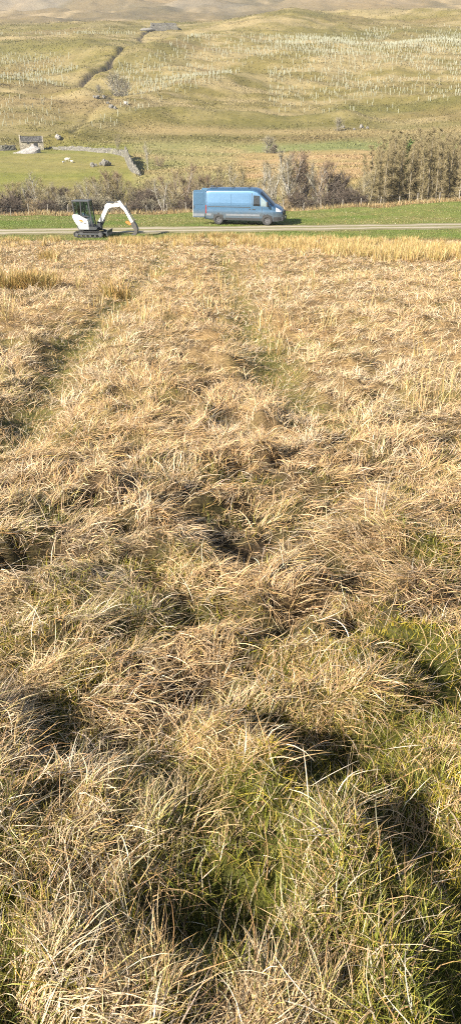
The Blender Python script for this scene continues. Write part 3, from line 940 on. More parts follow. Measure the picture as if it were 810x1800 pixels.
side_panel('door_seam', [(1.32, .60), (1.38, 1.34), (1.40, 1.34), (1.345, .60)], M_BLACK, .003, (-1, 1))
side_panel('door_seam', [(-2.74, .50), (-2.74, 2.34), (-2.715, 2.34), (-2.715, .50)], M_BLACK, .003, (-1, 1))
side_panel('waist_rail', [(-2.68, 1.27), (-2.68, 1.32), (.52, 1.32), (.52, 1.27)], M_DARKM, .006, (-1, 1))
side_panel('fuel_flap', [(.42, 1.02), (.42, 1.18), (.54, 1.18), (.54, 1.02)], M_DARKM, .004)
side_panel('sill_trim', [(-1.36, .35), (-1.36, .52), (1.25, .52), (1.25, .35)], M_BLACK, .015, (-1, 1))
side_panel('rubbing_strip', [(-1.30, .66), (-1.30, .80), (1.22, .80), (1.22, .66)], M_GREYP, .02, (-1, 1))
side_panel('rubbing_strip', [(-2.80, .64), (-2.80, .80), (-2.42, .80), (-2.42, .64)], M_GREYP, .02, (-1, 1))
side_panel('pressed_panel', [(-2.6, 1.42), (-2.6, 2.22), (-.95, 2.22), (-.95, 1.42)], M_BLUE, .014, (-1, 1))
side_panel('pressed_panel', [(-.86, 1.42), (-.86, 2.22), (.46, 2.22), (.46, 1.42)], M_BLUE, .014, (-1, 1))
side_panel('door_handle', [(.68, 1.12), (.68, 1.17), (.88, 1.17), (.88, 1.12)], M_BLACK, .03)
side_panel('headlight', [(2.42, 1.02), (2.36, 1.30), (2.52, 1.26), (2.74, 1.08), (2.76, .98)], M_LAMP, .012, (-1, 1))
side_panel('tail_light', [(-2.86, .80), (-2.86, 1.40), (-2.80, 1.40), (-2.80, .80)], M_RED, .012, (-1, 1))
side_panel('wheel_arch_trim', [(2.24, .34), (2.22, .62), (2.74, .62), (2.82, .40)], M_BLACK, .012, (-1, 1))
bm = bmesh.new(); add_box(bm, (2.84, 0, .50), (.16, 1.50, .30)); link('front_bumper', bm_mesh('front_bumper', bm, M_BLACK, bevel=.05), van)
bm = bmesh.new(); add_box(bm, (2.82, 0, .86), (.14, 1.16, .30)); gr = link('grille', bm_mesh('grille', bm, M_BLACK, bevel=.03), van)
for zz in (.78, .86, .94): box_obj('grille_bar', (2.895, 0, zz), (.02, 1.0, .02), M_DARKM, gr, .004)
box_obj('number_plate', (2.93, 0, .56), (.015, .52, .12), M_PLATE, van, 0)
bm = bmesh.new(); add_box(bm, (-2.90, 0, .46), (.12, 1.9, .20)); link('rear_bumper', bm_mesh('rear_bumper', bm, M_BLACK, bevel=.03), van)
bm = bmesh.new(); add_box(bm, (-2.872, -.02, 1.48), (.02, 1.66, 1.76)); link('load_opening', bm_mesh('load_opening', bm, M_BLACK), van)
# rear doors, hinged at the corners: the right one swung right back
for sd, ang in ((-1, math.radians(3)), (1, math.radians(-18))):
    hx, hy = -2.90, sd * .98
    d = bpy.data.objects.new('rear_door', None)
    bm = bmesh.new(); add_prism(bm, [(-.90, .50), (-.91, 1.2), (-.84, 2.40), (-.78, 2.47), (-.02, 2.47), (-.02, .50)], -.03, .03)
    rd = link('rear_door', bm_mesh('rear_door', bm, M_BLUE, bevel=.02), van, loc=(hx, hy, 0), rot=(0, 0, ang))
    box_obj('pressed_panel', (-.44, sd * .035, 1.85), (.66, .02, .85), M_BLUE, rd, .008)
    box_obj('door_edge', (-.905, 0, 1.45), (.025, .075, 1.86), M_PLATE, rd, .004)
    box_obj('lower_trim', (-.46, sd * .035, .68), (.84, .02, .18), M_GREYP, rd, .006)
    box_obj('door_handle', (-.82, sd * .04, 1.25), (.05, .04, .22), M_BLACK, rd, .008)
for sd in (-1, 1):
    bm = bmesh.new(); add_box(bm, (1.80, sd * 1.22, 1.55), (.12, .20, .36)); add_box(bm, (1.82, sd * 1.08, 1.46), (.06, .16, .05))
    mi = link('wing_mirror', bm_mesh('wing_mirror', bm, M_BLACK, bevel=.02), van)
# wheels
def wheel_at(x, sd):
    y = sd * .90
    bm = bmesh.new(); prof = [(.20, -.12), (.33, -.125), (.362, -.09), (.37, 0), (.362, .09), (.33, .125), (.20, .12)]
    rings = []
    for k in range(36):
        a = 2 * math.pi * k / 36; rings.append([bm.verts.new((x + r * math.cos(a), y + w, .37 + r * math.sin(a))) for r, w in prof])
    for k in range(36):
        p_, q_ = rings[k], rings[(k + 1) % 36]
        for j in range(len(prof)): bm.faces.new((p_[j], p_[(j + 1) % len(prof)], q_[(j + 1) % len(prof)], q_[j]))
    ty_ = link('wheel', bm_mesh('wheel', bm, M_RUB, smooth=True), van)
    bm = bmesh.new(); add_tube(bm, (x, y - .09, .37), (x, y + .09, .37), .215, seg=24)
    for k in range(5):
        a = 2 * math.pi * k / 5
        add_box(bm, (x + .12 * math.cos(a), y + sd * .10, .37 + .12 * math.sin(a)), (.19, .03, .05), Matrix.Rotation(-a, 4, 'Y'))
    add_tube(bm, (x, y + sd * .08, .37), (x, y + sd * .125, .37), .05, seg=12)
    link('rim', bm_mesh('rim', bm, M_RIM), ty_)
for ax in (1.77, -1.88):
    for sd in (-1, 1): wheel_at(ax, sd)
for xx in (-2.2, -.9, .3):
    bm = bmesh.new(); add_box(bm, (xx, 0, 2.71), (.05, 1.5, .03)); add_box(bm, (xx, -.7, 2.68), (.06, .05, .07)); add_box(bm, (xx, .7, 2.68), (.06, .05, .07))
    link('roof_bar', bm_mesh('roof_bar', bm, M_BLACK), van)
bm = bmesh.new(); add_box(bm, (-2.45, -.45, 2.72), (.30, .22, .12)); link('roof_beacon', bm_mesh('roof_beacon', bm, M_BLACK, bevel=.03), van)

# ------------------------------------------------------------------ the mini excavator
ex, ey = surf_hit(152, 409)
ey = 53.9; ex = -9.2
exc = thing('mini_excavator', 'small white tracked digger with dark cab reaching its arm out over the grass', 'excavator', (ex, ey, H1(ex, ey, False) + .02), math.radians(-6))
exc.scale = (.965, 1, .955)
for sd in (-1, 1):
    yc = sd * .55
    out_ = [(-.86, .0), (.80, .0), (.94, .06), (1.0, .20), (.94, .33), (.80, .39), (-.86, .39), (-1.0, .33), (-1.06, .20), (-1.0, .06)]
    inn = [(x * .93, .20 + (z - .20) * .72) for x, z in out_]
    bm = bmesh.new(); n = len(out_)
    A0 = [bm.verts.new((x, yc - .15, z)) for x, z in out_]; A1 = [bm.verts.new((x, yc + .15, z)) for x, z in out_]
    B0 = [bm.verts.new((x, yc - .15, z)) for x, z in inn]; B1 = [bm.verts.new((x, yc + .15, z)) for x, z in inn]
    for k in range(n):
        j = (k + 1) % n
        bm.faces.new((A0[k], A0[j], A1[j], A1[k])); bm.faces.new((B0[k], B1[k], B1[j], B0[j])); bm.faces.new((A0[k], B0[k], B0[j], A0[j])); bm.faces.new((A1[k], A1[j], B1[j], B1[k]))
    for k in range(15):
        for zz in (0.0, .39): add_box(bm, (-.84 + k * .118, yc, zz), (.05, .30, .035))
    tr_ = link('track', bm_mesh('track', bm, M_RUB), exc)
    bm = bmesh.new(); add_box(bm, (-.03, yc, .20), (1.62, .16, .12)); link('track_frame', bm_mesh('track_frame', bm, M_DARKM, bevel=.02), tr_)
    bm = bmesh.new(); add_tube(bm, (-.86, yc - .12, .195), (-.86, yc + .12, .195), .135, seg=18); link('sprocket', bm_mesh('sprocket', bm, M_RIM), tr_)
    bm = bmesh.new(); add_tube(bm, (.80, yc - .12, .195), (.80, yc + .12, .195), .135, seg=18); link('idler_wheel', bm_mesh('idler_wheel', bm, M_RIM), tr_)
    for xx in (-.5, -.2, .12, .44): tube_obj('roller', [(xx, yc - .13, .10), (xx, yc + .13, .10)], .07, M_STEEL, tr_)
bm = bmesh.new(); add_box(bm, (0, 0, .32), (.9, .8, .2)); add_tube(bm, (0, 0, .40), (0, 0, .52), .36, seg=24); link('undercarriage', bm_mesh('undercarriage', bm, M_DARKM, bevel=.01), exc)
bl = prism_obj('dozer_blade', [(1.24, .10), (1.34, .12), (1.30, .28), (1.34, .46), (1.28, .46), (1.22, .28)], -.72, .72, M_DARKM, exc, .008)
for yb in (-.3, .3): box_obj('blade_arm', (.95, yb, .27), (.6, .10, .09), M_DARKM, bl, .005)
up = Matrix.Identity(4)
house = link('slew_platform', None, exc)
bpy.data.objects.remove(house)
bm = bmesh.new(); add_prism(bm, [(-.66, .50), (.55, .50), (.62, .62), (.45, .70), (-.78, .70)], -.66, .66); link('slew_platform', bm_mesh('slew_platform', bm, M_DARKM, bevel=.02), exc)
# counterweight and side covers
ch_ = prism_obj('engine_cover', [(-.66, .70), (.02, .70), (.04, .86), (-.02, 1.14), (-.62, 1.46), (-.96, 1.47), (-1.04, 1.38), (-.98, 1.18), (-.80, .86)], -.66, .66, M_WHITE, exc, .04)
bm = bmesh.new(); add_prism(bm, [(-.62, .52), (.05, .52), (.05, .86), (-.74, .86)], -.67, .67); link('lower_skirt', bm_mesh('lower_skirt', bm, simple('grey_casting', (.30, .31, .32), .5), bevel=.02), exc)
bm = bmesh.new(); add_prism(bm, [(-.60, 1.12), (-.42, 1.16), (-.28, 1.06), (-.34, 1.00), (-.52, 1.03)], -.667, -.655); link('side_emblem', bm_mesh('side_emblem', bm, M_ORANGE), ch_)
bm = bmesh.new(); add_prism(bm, [(-.56, .98), (-.10, .86), (-.10, .91), (-.56, 1.02)], -.667, -.655); link('side_stripe', bm_mesh('side_stripe', bm, M_DARKM), ch_)
# cab frame
cabx0, cabx1 = -.96, .14
cabf = bmesh.new()
for (x0, z0), (x1, z1) in (((-.86, 1.38), (-.97, 2.28)), ((-.42, 1.2), (-.42, 2.28)), ((.30, .72), (.12, 2.28)), ((-.02, .72), (-.02, 1.1))):
    for sd in (-.60, .22):
        d = Vector((x1 - x0, 0, z1 - z0)); c = Vector(((x0 + x1) / 2, sd, (z0 + z1) / 2))
        add_box(cabf, c, (.07, .07, d.length), Matrix.Rotation(math.atan2(d.x, d.z), 4, 'Y'))
add_box(cabf, (.30, -.2, .78), (.06, .82, .08)); add_box(cabf, (-.4, -.60, 1.36), (1.0, .05, .06))
cab = link('cab_frame', bm_mesh('cab_frame', cabf, M_DARKM, bevel=.006), exc)
bm = bmesh.new(); add_box(bm, (-.42, -.19, 2.31), (1.20, .92, .09)); link('cab_roof', bm_mesh('cab_roof', bm, M_DARKM, bevel=.03), exc)
for nm_, poly in (('side_window', [(-.84, 1.42), (-.93, 2.25), (-.46, 2.25), (-.46, 1.42)]), ('door_window', [(-.38, 1.25), (-.38, 2.25), (.09, 2.25), (.22, .85), (.0, .85)])):
    if nm_ == 'side_window':
        prism_obj(nm_, poly, -.605, -.595, M_GREENGL, exc, 0)
        prism_obj(nm_, poly, .215, .225, M_GREENGL, exc, 0)
    else: prism_obj(nm_, poly, .215, .225, M_GREENGL, exc, 0)
bm = bmesh.new(); add_box(bm, (-.42, -.19, 1.25), (.5, .5, .14)); add_box(bm, (-.66, -.19, 1.60), (.13, .48, .62)); link('seat', bm_mesh('seat', bm, M_BLACK, bevel=.04), exc)
for sd in (-.38, .0): tube_obj('control_lever', [(-.05, sd, .75), (-.12, sd, 1.45)], .018, M_BLACK, exc)
tube_obj('grab_rail', [(.18, -.62, 1.0), (.06, -.62, 2.0)], .015, M_BLACK, exc)
# swing post, boom, dipper, bucket
bm = bmesh.new(); add_box(bm, (.62, .10, .72), (.32, .26, .5)); link('swing_post', bm_mesh('swing_post', bm, M_DARKM, bevel=.02), exc)
boom = prism_obj('boom', [(.58, .86), (.74, .80), (1.30, 1.80), (1.50, 1.89), (2.00, 1.92), (2.12, 1.98), (2.10, 2.12), (1.98, 2.17), (1.60, 2.10), (1.26, 2.15), (1.10, 2.06), (1.0, 1.76), (.58, 1.05)], 0.01, .19, M_WHITE, exc, .015)
tube_obj('boom_cylinder', [(.72, .10, .66), (1.0, .10, 1.12)], .055, M_DARKM, boom)
tube_obj('cylinder_rod', [(1.0, .10, 1.12), (1.32, .10, 1.66)], .03, M_CHROME, boom)
tube_obj('dipper_cylinder', [(1.20, .10, 2.20), (1.72, .10, 2.20)], .05, M_DARKM, boom)
tube_obj('cylinder_rod', [(1.72, .10, 2.20), (2.04, .10, 2.26)], .028, M_CHROME, boom)
arm = prism_obj('dipper_arm', [(1.96, 2.28), (2.12, 2.32), (2.26, 2.12), (2.52, 1.78), (2.96, .98), (2.92, .84), (2.80, .88), (2.38, 1.68), (2.10, 1.94)], .03, .17, M_WHITE, exc, .012)
tube_obj('bucket_cylinder', [(2.44, .10, 2.02), (2.80, .10, 1.45)], .045, M_DARKM, arm)
tube_obj('cylinder_rod', [(2.80, .10, 1.45), (3.04, .10, 1.08)], .025, M_CHROME, arm)
tube_obj('hydraulic_hose', [(.70, .20, 1.1), (1.12, .21, 1.95), (1.9, .21, 2.0), (2.3, .2, 1.95), (2.84, .19, 1.0)], .014, M_BLACK, arm)
bm = bmesh.new(); add_box(bm, (2.99, .10, .99), (.08, .16, .26), Matrix.Rotation(math.radians(25), 4, 'Y')); link('bucket_link', bm_mesh('bucket_link', bm, M_STEEL, bevel=.01), arm)
bk = prism_obj('bucket', [(2.80, .92), (3.02, .98), (3.16, .80), (3.26, .50), (3.22, .26), (3.08, .10), (2.90, .16), (3.02, .34), (3.02, .52), (2.90, .62)], -.12, .32, M_STEEL, exc, .012)
for k in range(3): box_obj('bucket_tooth', (2.87, -.06 + k * .16, .14), (.14, .05, .04), M_STEEL, bk, .005, Matrix.Rotation(math.radians(20), 4, 'Y'))
bm = bmesh.new(); add_prism(bm, [(2.36, .92), (2.50, 1.02), (2.76, .86), (2.84, .92), (2.86, .80), (2.66, .74)], .19, .23)
link('lifting_strop', bm_mesh('lifting_strop', bm, M_ORANGE, bevel=.008), bk)

# ------------------------------------------------------------------ stone: walls, barn, ruin, spoil, boulders
def stone_mat(name, dark, light, scale=2.2, mossy=.2):
    m, nt, out = nmat(name)
    b = nt.nodes.new('ShaderNodeBsdfPrincipled'); b.inputs['Roughness'].default_value = .92; b.inputs['Specular IOR Level'].default_value = .2
    tc = nt.nodes.new('ShaderNodeTexCoord'); mp = nt.nodes.new('ShaderNodeMapping'); mp.inputs['Scale'].default_value = (1, 1, 1.9)
    nt.links.new(tc.outputs['Object'], mp.inputs['Vector'])
    v = noise(nt, scale, vec=mp.outputs[0], kind='ShaderNodeTexVoronoi')
    n = noise(nt, .5, 5, .7, tc.outputs['Object'])
    c = mixc(nt, dark, light, v.outputs['Color'])
    e = noise(nt, scale, vec=mp.outputs[0], kind='ShaderNodeTexVoronoi'); e.feature = 'DISTANCE_TO_EDGE'
    ed = ramp(nt, e.outputs['Distance'], [(0, (.25, .24, .22)), (.06, (1, 1, 1))])
    c = mixc(nt, c, ed, .8, 'MULTIPLY')
    c = mixc(nt, c, (.20, .20, .08), ramp(nt, n.outputs[0], [(.5, (0, 0, 0)), (.75, (mossy * 2,) * 3)]))
    nt.links.new(c, b.inputs['Base Color'])
    bp = nt.nodes.new('ShaderNodeBump'); bp.inputs['Strength'].default_value = .8; bp.inputs['Distance'].default_value = .15
    nt.links.new(e.outputs['Distance'], bp.inputs['Height']); nt.links.new(bp.outputs[0], b.inputs['Normal'])
    nt.links.new(b.outputs[0], out.inputs[0]); return m
M_WALL = stone_mat('drystone', (.065, .062, .055), (.20, .19, .165))
M_BARN = stone_mat('barn_stone', (.20, .18, .145), (.36, .325, .26), 1.8, .1)
M_SLATE = stone_mat('stone_slates', (.11, .107, .10), (.21, .205, .195), 1.6, .15)
M_SPOIL = simple('pale_limestone_rubble', (.24, .228, .215), .95, var=.35, scale=3, bump=.6)
M_ROCK = simple('grey_limestone', (.15, .142, .125), .95, var=.35, scale=2, bump=.5)

def drystone(name, pts, h, th, label, seed, heights=None, group=None):
    pts = [Vector((a, b_, 0)) for a, b_ in pts]; P = []; hs = []
    for k in range(len(pts) - 1):
        n = max(2, int((pts[k + 1] - pts[k]).length / .45))
        for j in range(n):
            t = j / n; P.append(pts[k].lerp(pts[k + 1], t)); hs.append((heights[k] * (1 - t) + heights[k + 1] * t) if heights else h)
    P.append(pts[-1]); hs.append(heights[-1] if heights else h)
    rg = random.Random(seed); bm = bmesh.new(); rings = []
    for k, p in enumerate(P):
        d = (P[min(k + 1, len(P) - 1)] - P[max(k - 1, 0)]).normalized(); nrm = Vector((-d.y, d.x, 0))
        z = H1(p.x, p.y, False); hh = hs[k] * (rg.uniform(.8, 1.12) - (.35 if rg.random() < .12 else 0))
        sec = [(-1, -.4), (-1, 0), (-.9, .33), (-.8, .66), (-.6, .93), (-.2, 1.03), (.2, 1.0), (.6, .93), (.8, .66), (.9, .33), (1, 0), (1, -.4)]
        rings.append([bm.verts.new(p + nrm * (a * th / 2 + rg.uniform(-.06, .06)) + d * rg.uniform(-.08, .08) + Vector((0, 0, z + b_ * hh + (rg.uniform(-.06, .06) if b_ > 0 else 0)))) for a, b_ in sec])
    for a, b_ in zip(rings[:-1], rings[1:]):
        for j in range(len(a) - 1): bm.faces.new((a[j], a[j + 1], b_[j + 1], b_[j]))
    bm.faces.new(rings[0]); bm.faces.new(rings[-1])
    o = link(name, bm_mesh(name, bm, M_WALL), label=label, cat='stone wall', group=group)
    return o
def pw(l, lo=120, rowfix=0): return [place(a, b_, lo)[:2] for a, b_ in l]
drystone('drystone_wall', pw([(-90, 262), (-40, 264), (5, 265), (28, 264)]), 1.25, .7, 'low grey drystone wall running left from the old stone barn', 3)
drystone('drystone_wall', pw([(86, 262), (110, 264), (140, 265), (165, 267), (190, 269), (212, 273), (222, 277)]), 1.3, .7, 'long grey drystone wall between the green pasture and rough hill, right of the barn', 4, [.4, .8, 1.0, .8, 1.1, 1.1, 1.5])
drystone('drystone_wall', pw([(221, 279), (226, 291), (233, 302), (246, 309)]), 1.6, .55, 'tall wall spur dropping downhill towards the trees with a long dark shadow', 5, [2.3, 2.6, 2.0, .7])

bx, by, bz = place(57, 264, 150)
barn = thing('stone_barn', 'small old stone field barn with a slate roof at the top of the green pasture', 'barn', (bx, by, bz), math.radians(14))
Lb, Wb, He, Hr = 2.9, 2.2, 2.0, 3.35
bm = bmesh.new(); add_prism(bm, [(-Lb, -.8), (Lb, -.8), (Lb, He), (-Lb, He)], -Wb, Wb)
wl = link('wall', bm_mesh('wall', bm, M_BARN), barn)
for sx, hx in ((-Lb, Hr + .15), (Lb - .3, Hr - .1)):
    bm = bmesh.new(); a = [bm.verts.new((sx, y_, z_)) for y_, z_ in ((-Wb, He), (Wb, He), (0, hx))]; b_ = [bm.verts.new((sx + .3, v.co.y, v.co.z)) for v in a]
    bm.faces.new(a); bm.faces.new(b_[::-1])
    for k in range(3): bm.faces.new((a[k], b_[k], b_[(k + 1) % 3], a[(k + 1) % 3]))
    link('gable', bm_mesh('gable', bm, M_BARN), wl)
bm = bmesh.new()
for sd in (-1, 1):
    n = 8; g = [[bm.verts.new((-Lb + .31 + (2 * Lb - .62) * i / n, sd * (Wb + .2) * (1 - j / 4), He - .15 + (Hr - He + .12) * j / 4 - .18 * math.sin(i / n * 3.1) * (j / 4) + random.uniform(-.03, .03))) for j in range(5)] for i in range(n + 1)]
    for i in range(n):
        for j in range(4): bm.faces.new((g[i][j], g[i + 1][j], g[i + 1][j + 1], g[i][j + 1]))
r_ = bmesh.ops.solidify(bm, geom=bm.faces[:], thickness=.12)
link('roof', bm_mesh('roof', bm, M_SLATE), barn)
for dx, w_, h_ in ((1.0, .9, 1.7),): box_obj('doorway', (dx, -Wb - .01, h_ / 2 - .05), (w_, .08, h_), M_BLACK, barn, 0)
box_obj('forking_hole', (-.8, -Wb - .01, 1.7), (.5, .08, .5), M_BLACK, barn, 0)

sx_, sy_, sz_ = place(46, 270, 150)
bm = bmesh.new(); bmesh.ops.create_icosphere(bm, subdivisions=5, radius=1)
for v in bm.verts:
    r2 = math.hypot(v.co.x, v.co.y); up_ = max(0, 1 - r2) ** .8
    nx = float(fbm(v.co.x * 4 + 9, v.co.y * 4, 200, 3))
    v.co = Vector((v.co.x * 3.3 + .5 * (1 - r2), v.co.y * 1.7, (1.9 * (1 - min(1, math.hypot((v.co.x - .45) / 1.3, v.co.y))) + .22 * nx + .03) if v.co.z > 0 else -.6))
bm_ = bm; o = link('rubble_heap', bm_mesh('rubble_heap', bm_, M_SPOIL), label='pale grey heap of stone rubble tipped in front of the old barn', cat='rubble heap', loc=(sx_, sy_ + .9, sz_), rot=(0, 0, .1))

rx, ry, rz_ = place(288, 54, 300)
ruin = thing('ruined_sheepfold', 'ruined pale stone sheepfold high on the hill at the head of the gully', 'ruin', (rx, ry, rz_ - .2), math.radians(8))
Lr, Wr = 6.6, 3.6
for nme, c, s in (('wall', (0, Wr, 1.9), (2 * Lr, .8, 4.2)), ('wall', (-Lr + .4, 0, 1.6), (.8, 2 * Wr - .9, 3.6)), ('wall', (Lr - .4, 0, 1.5), (.8, 2 * Wr - .9, 3.2)), ('wall', (0, -Wr, .7), (2 * Lr + 1, .8, 2.0))):
    bm = bmesh.new(); add_box(bm, c, s); bmesh.ops.subdivide_edges(bm, edges=bm.edges[:], cuts=5, use_grid_fill=True)
    for v in bm.verts:
        if v.co.z > 0: v.co.z += random.uniform(-.35, .1) * (v.co.z > c[2] + s[2] * .4)
        v.co.x += random.uniform(-.08, .08)
    link(nme, bm_mesh(nme, bm, M_WALL), ruin)
bm = bmesh.new(); bmesh.ops.create_icosphere(bm, subdivisions=4, radius=1)
for v in bm.verts: v.co = Vector((v.co.x * 4, v.co.y * 2.2, v.co.z * .9 + .2 * float(fbm(v.co.x * 4, v.co.y * 4, 7, 2))))
link('fallen_stone', bm_mesh('fallen_stone', bm, M_ROCK), ruin, loc=(-8.5, -3.5, 0))

def boulder(px, row, w, h, label, seed, lo=120, group=None, mat=None, sink=.2):
    x, y, z = place(px, row, lo); rg = random.Random(seed)
    bm = bmesh.new(); bmesh.ops.create_icosphere(bm, subdivisions=3, radius=1)
    for v in bm.verts:
        n_ = float(fbm(v.co.x * 1.3 + seed, v.co.y * 1.3 + v.co.z, 300 + seed, 3))
        v.co *= 1 + .35 * n_; v.co = Vector((v.co.x * w / 2, v.co.y * w * .4, v.co.z * h * .6))
    link('boulder', bm_mesh('boulder', bm, mat or M_ROCK), label=label, cat='boulder', loc=(x, y, z + h * (.6 - sink)), rot=(0, 0, rg.uniform(0, 3)), group=group)
boulder(163, 294, 1.2, .9, 'grey boulder at the left end of the row in the pasture', 1)
boulder(169, 292, .7, .6, 'smaller boulder second in the row across the pasture', 2)
boulder(178, 291, .8, .7, 'third boulder in the pasture row, beside the largest one', 3)
boulder(186, 292, 1.5, 1.3, 'largest grey boulder in the row across the pasture', 4)
boulder(194, 291, .6, .6, 'small boulder at the right end of the row in the pasture', 5)
boulder(222, 184, 1.2, .9, 'pale rock beside the grey bush in the gully', 6, 230, mat=M_SPOIL)
for k, (px, row, w) in enumerate([(166, 172, 1.1), (172, 174, 1.5), (183, 173, 1.2), (190, 183, 1.0), (196, 190, 1.4), (203, 192, 1.0)]):
    boulder(px, row, w, w * .7, 'grey rock in the bed of the beck below the gully', 10 + k, 220, 'rocks in the beck')
for k, (px, row, w) in enumerate([(634, 226, 1.2), (645, 227, .9), (622, 229, .7), (603, 225, .8)]):
    boulder(px, row, w, w * .8, 'weathered rock in the outcrop above the tan moor', 20 + k, 200, 'outcrop rocks')
boulder(103, 245, 1.6, 1.1, 'pale rock in the beck mouth above the pasture wall', 30, 180, mat=M_SPOIL)
boulder(490, 366, 1.0, .7, 'pale stone under the bare trees right of the van', 31, 70)

# ------------------------------------------------------------------ sheep
M_WOOL = simple('wool', (.48, .46, .41), .95, bump=.6, scale=12); M_FACE = simple('sheep_face', (.5, .46, .40), .9)
def sheep(px, row, sc, rz, label):
    x, y, z = place(px, row, 120)
    t = thing('sheep', label, 'sheep', (x, y, z), rz); t.scale = (sc,) * 3
    bm = bmesh.new(); bmesh.ops.create_icosphere(bm, subdivisions=4, radius=1, matrix=Matrix.Translation((0, 0, .52)) @ Matrix.Diagonal((.56, .27, .29, 1)))
    for v in bm.verts:
        v.co += Vector((0, 0, .02 * float(vnoise(v.co.x * 9, v.co.y * 9 + v.co.z * 8, 4))))
    add_tube(bm, (.42, 0, .62), (.66, 0, .70), .14, .09, 10)
    for sx in (-.34, .34):
        for sy in (-.13, .13):
            add_tube(bm, (sx, sy, .42), (sx + (.04 if sx < 0 else 0), sy, .22), .075, .05, 8); add_tube(bm, (sx + (.04 if sx < 0 else 0), sy, .23), (sx, sy, 0), .04, .03, 8)
    add_tube(bm, (-.52, 0, .58), (-.62, 0, .36), .05, .03, 6)
    add_tube(bm, (.62, 0, .74), (.86, 0, .62), .10, .055, 10)
    for sy in (-1, 1): add_tube(bm, (.64, sy * .07, .80), (.62, sy * .19, .78), .035, .01, 6)
    link('body', bm_mesh('body', bm, M_WOOL, smooth=True), t)
sheep(119, 284, .95, .1, 'large white sheep in the middle of the three grazing in the pasture')
sheep(127, 286, .6, 2.6, 'small white sheep just right of the large one in the pasture')
sheep(112, 287, .55, .9, 'small white sheep just left of the large one in the pasture')

# ------------------------------------------------------------------ post and wire fence at the wood edge
def crest_y(x): return 78.6 + .02 * x
fen = thing('wire_fence', 'weathered post and wire stock fence along the edge of the wood', 'fence', (0, 78.6, H1(0, 78.6, False)))
M_POST = simple('weathered_wood', (.22, .20, .165), .9, var=.3)
pb = bmesh.new(); add_box(pb, (0, 0, .42), (.075, .075, 1.15)); pm = bm_mesh('post', pb, M_POST, bevel=.01)
fo = fen.location.copy(); wires = []
for k in range(38):
    x = -32 + k * 1.85 + random.uniform(-.15, .15); y = crest_y(x); z = H1(x, y, False)
    p = link('post', pm, fen, loc=Vector((x, y, z)) - fo, rot=(random.uniform(-.06, .06), random.uniform(-.06, .06), random.uniform(0, 1)), scale=(1, 1, random.uniform(.85, 1.12)))
    wires.append(Vector((x, y, z)) - fo)
bm = bmesh.new()
for hgt in (.35, .7, 1.0):
    for a, b_ in zip(wires[:-1], wires[1:]): add_tube(bm, a + Vector((0, -.07, hgt)), b_ + Vector((0, -.07, hgt)), .008, seg=4)
link('wire', bm_mesh('wire', bm, M_STEEL), fen)

# ------------------------------------------------------------------ trees
def ribbons(P0, P1, w, col):
    n = len(P0); d = P1 - P0; s = rng.normal(size=(n, 3)); s = np.cross(d, s); s /= np.linalg.norm(s, axis=1)[:, None] + 1e-9
    s *= (w / 2)[:, None]
    V = np.stack([P0 - s, P0 + s, P1], 1).reshape(-1, 3)
    return V, np.arange(3 * n).reshape(n, 3), np.repeat(col, 3, 0)

def tube_arr(segs, sides=5):
    V = []; Fq = []; o = 0
    for p0, p1, r0, r1 in segs:
        d = (p1 - p0); d = d / (np.linalg.norm(d) + 1e-9); a = np.cross(d, [0.3, .5, .81]); a /= np.linalg.norm(a); b_ = np.cross(d, a)
        ang = np.arange(sides) * 2 * math.pi / sides; ring = np.cos(ang)[:, None] * a + np.sin(ang)[:, None] * b_
        V.append(p0 + ring * r0); V.append(p1 + ring * r1)
        i = np.arange(sides); j = (i + 1) % sides
        Fq.append(np.stack([o + i, o + j, o + sides + j, o + sides + i], 1)); o += 2 * sides
    return np.concatenate(V), np.concatenate(Fq)

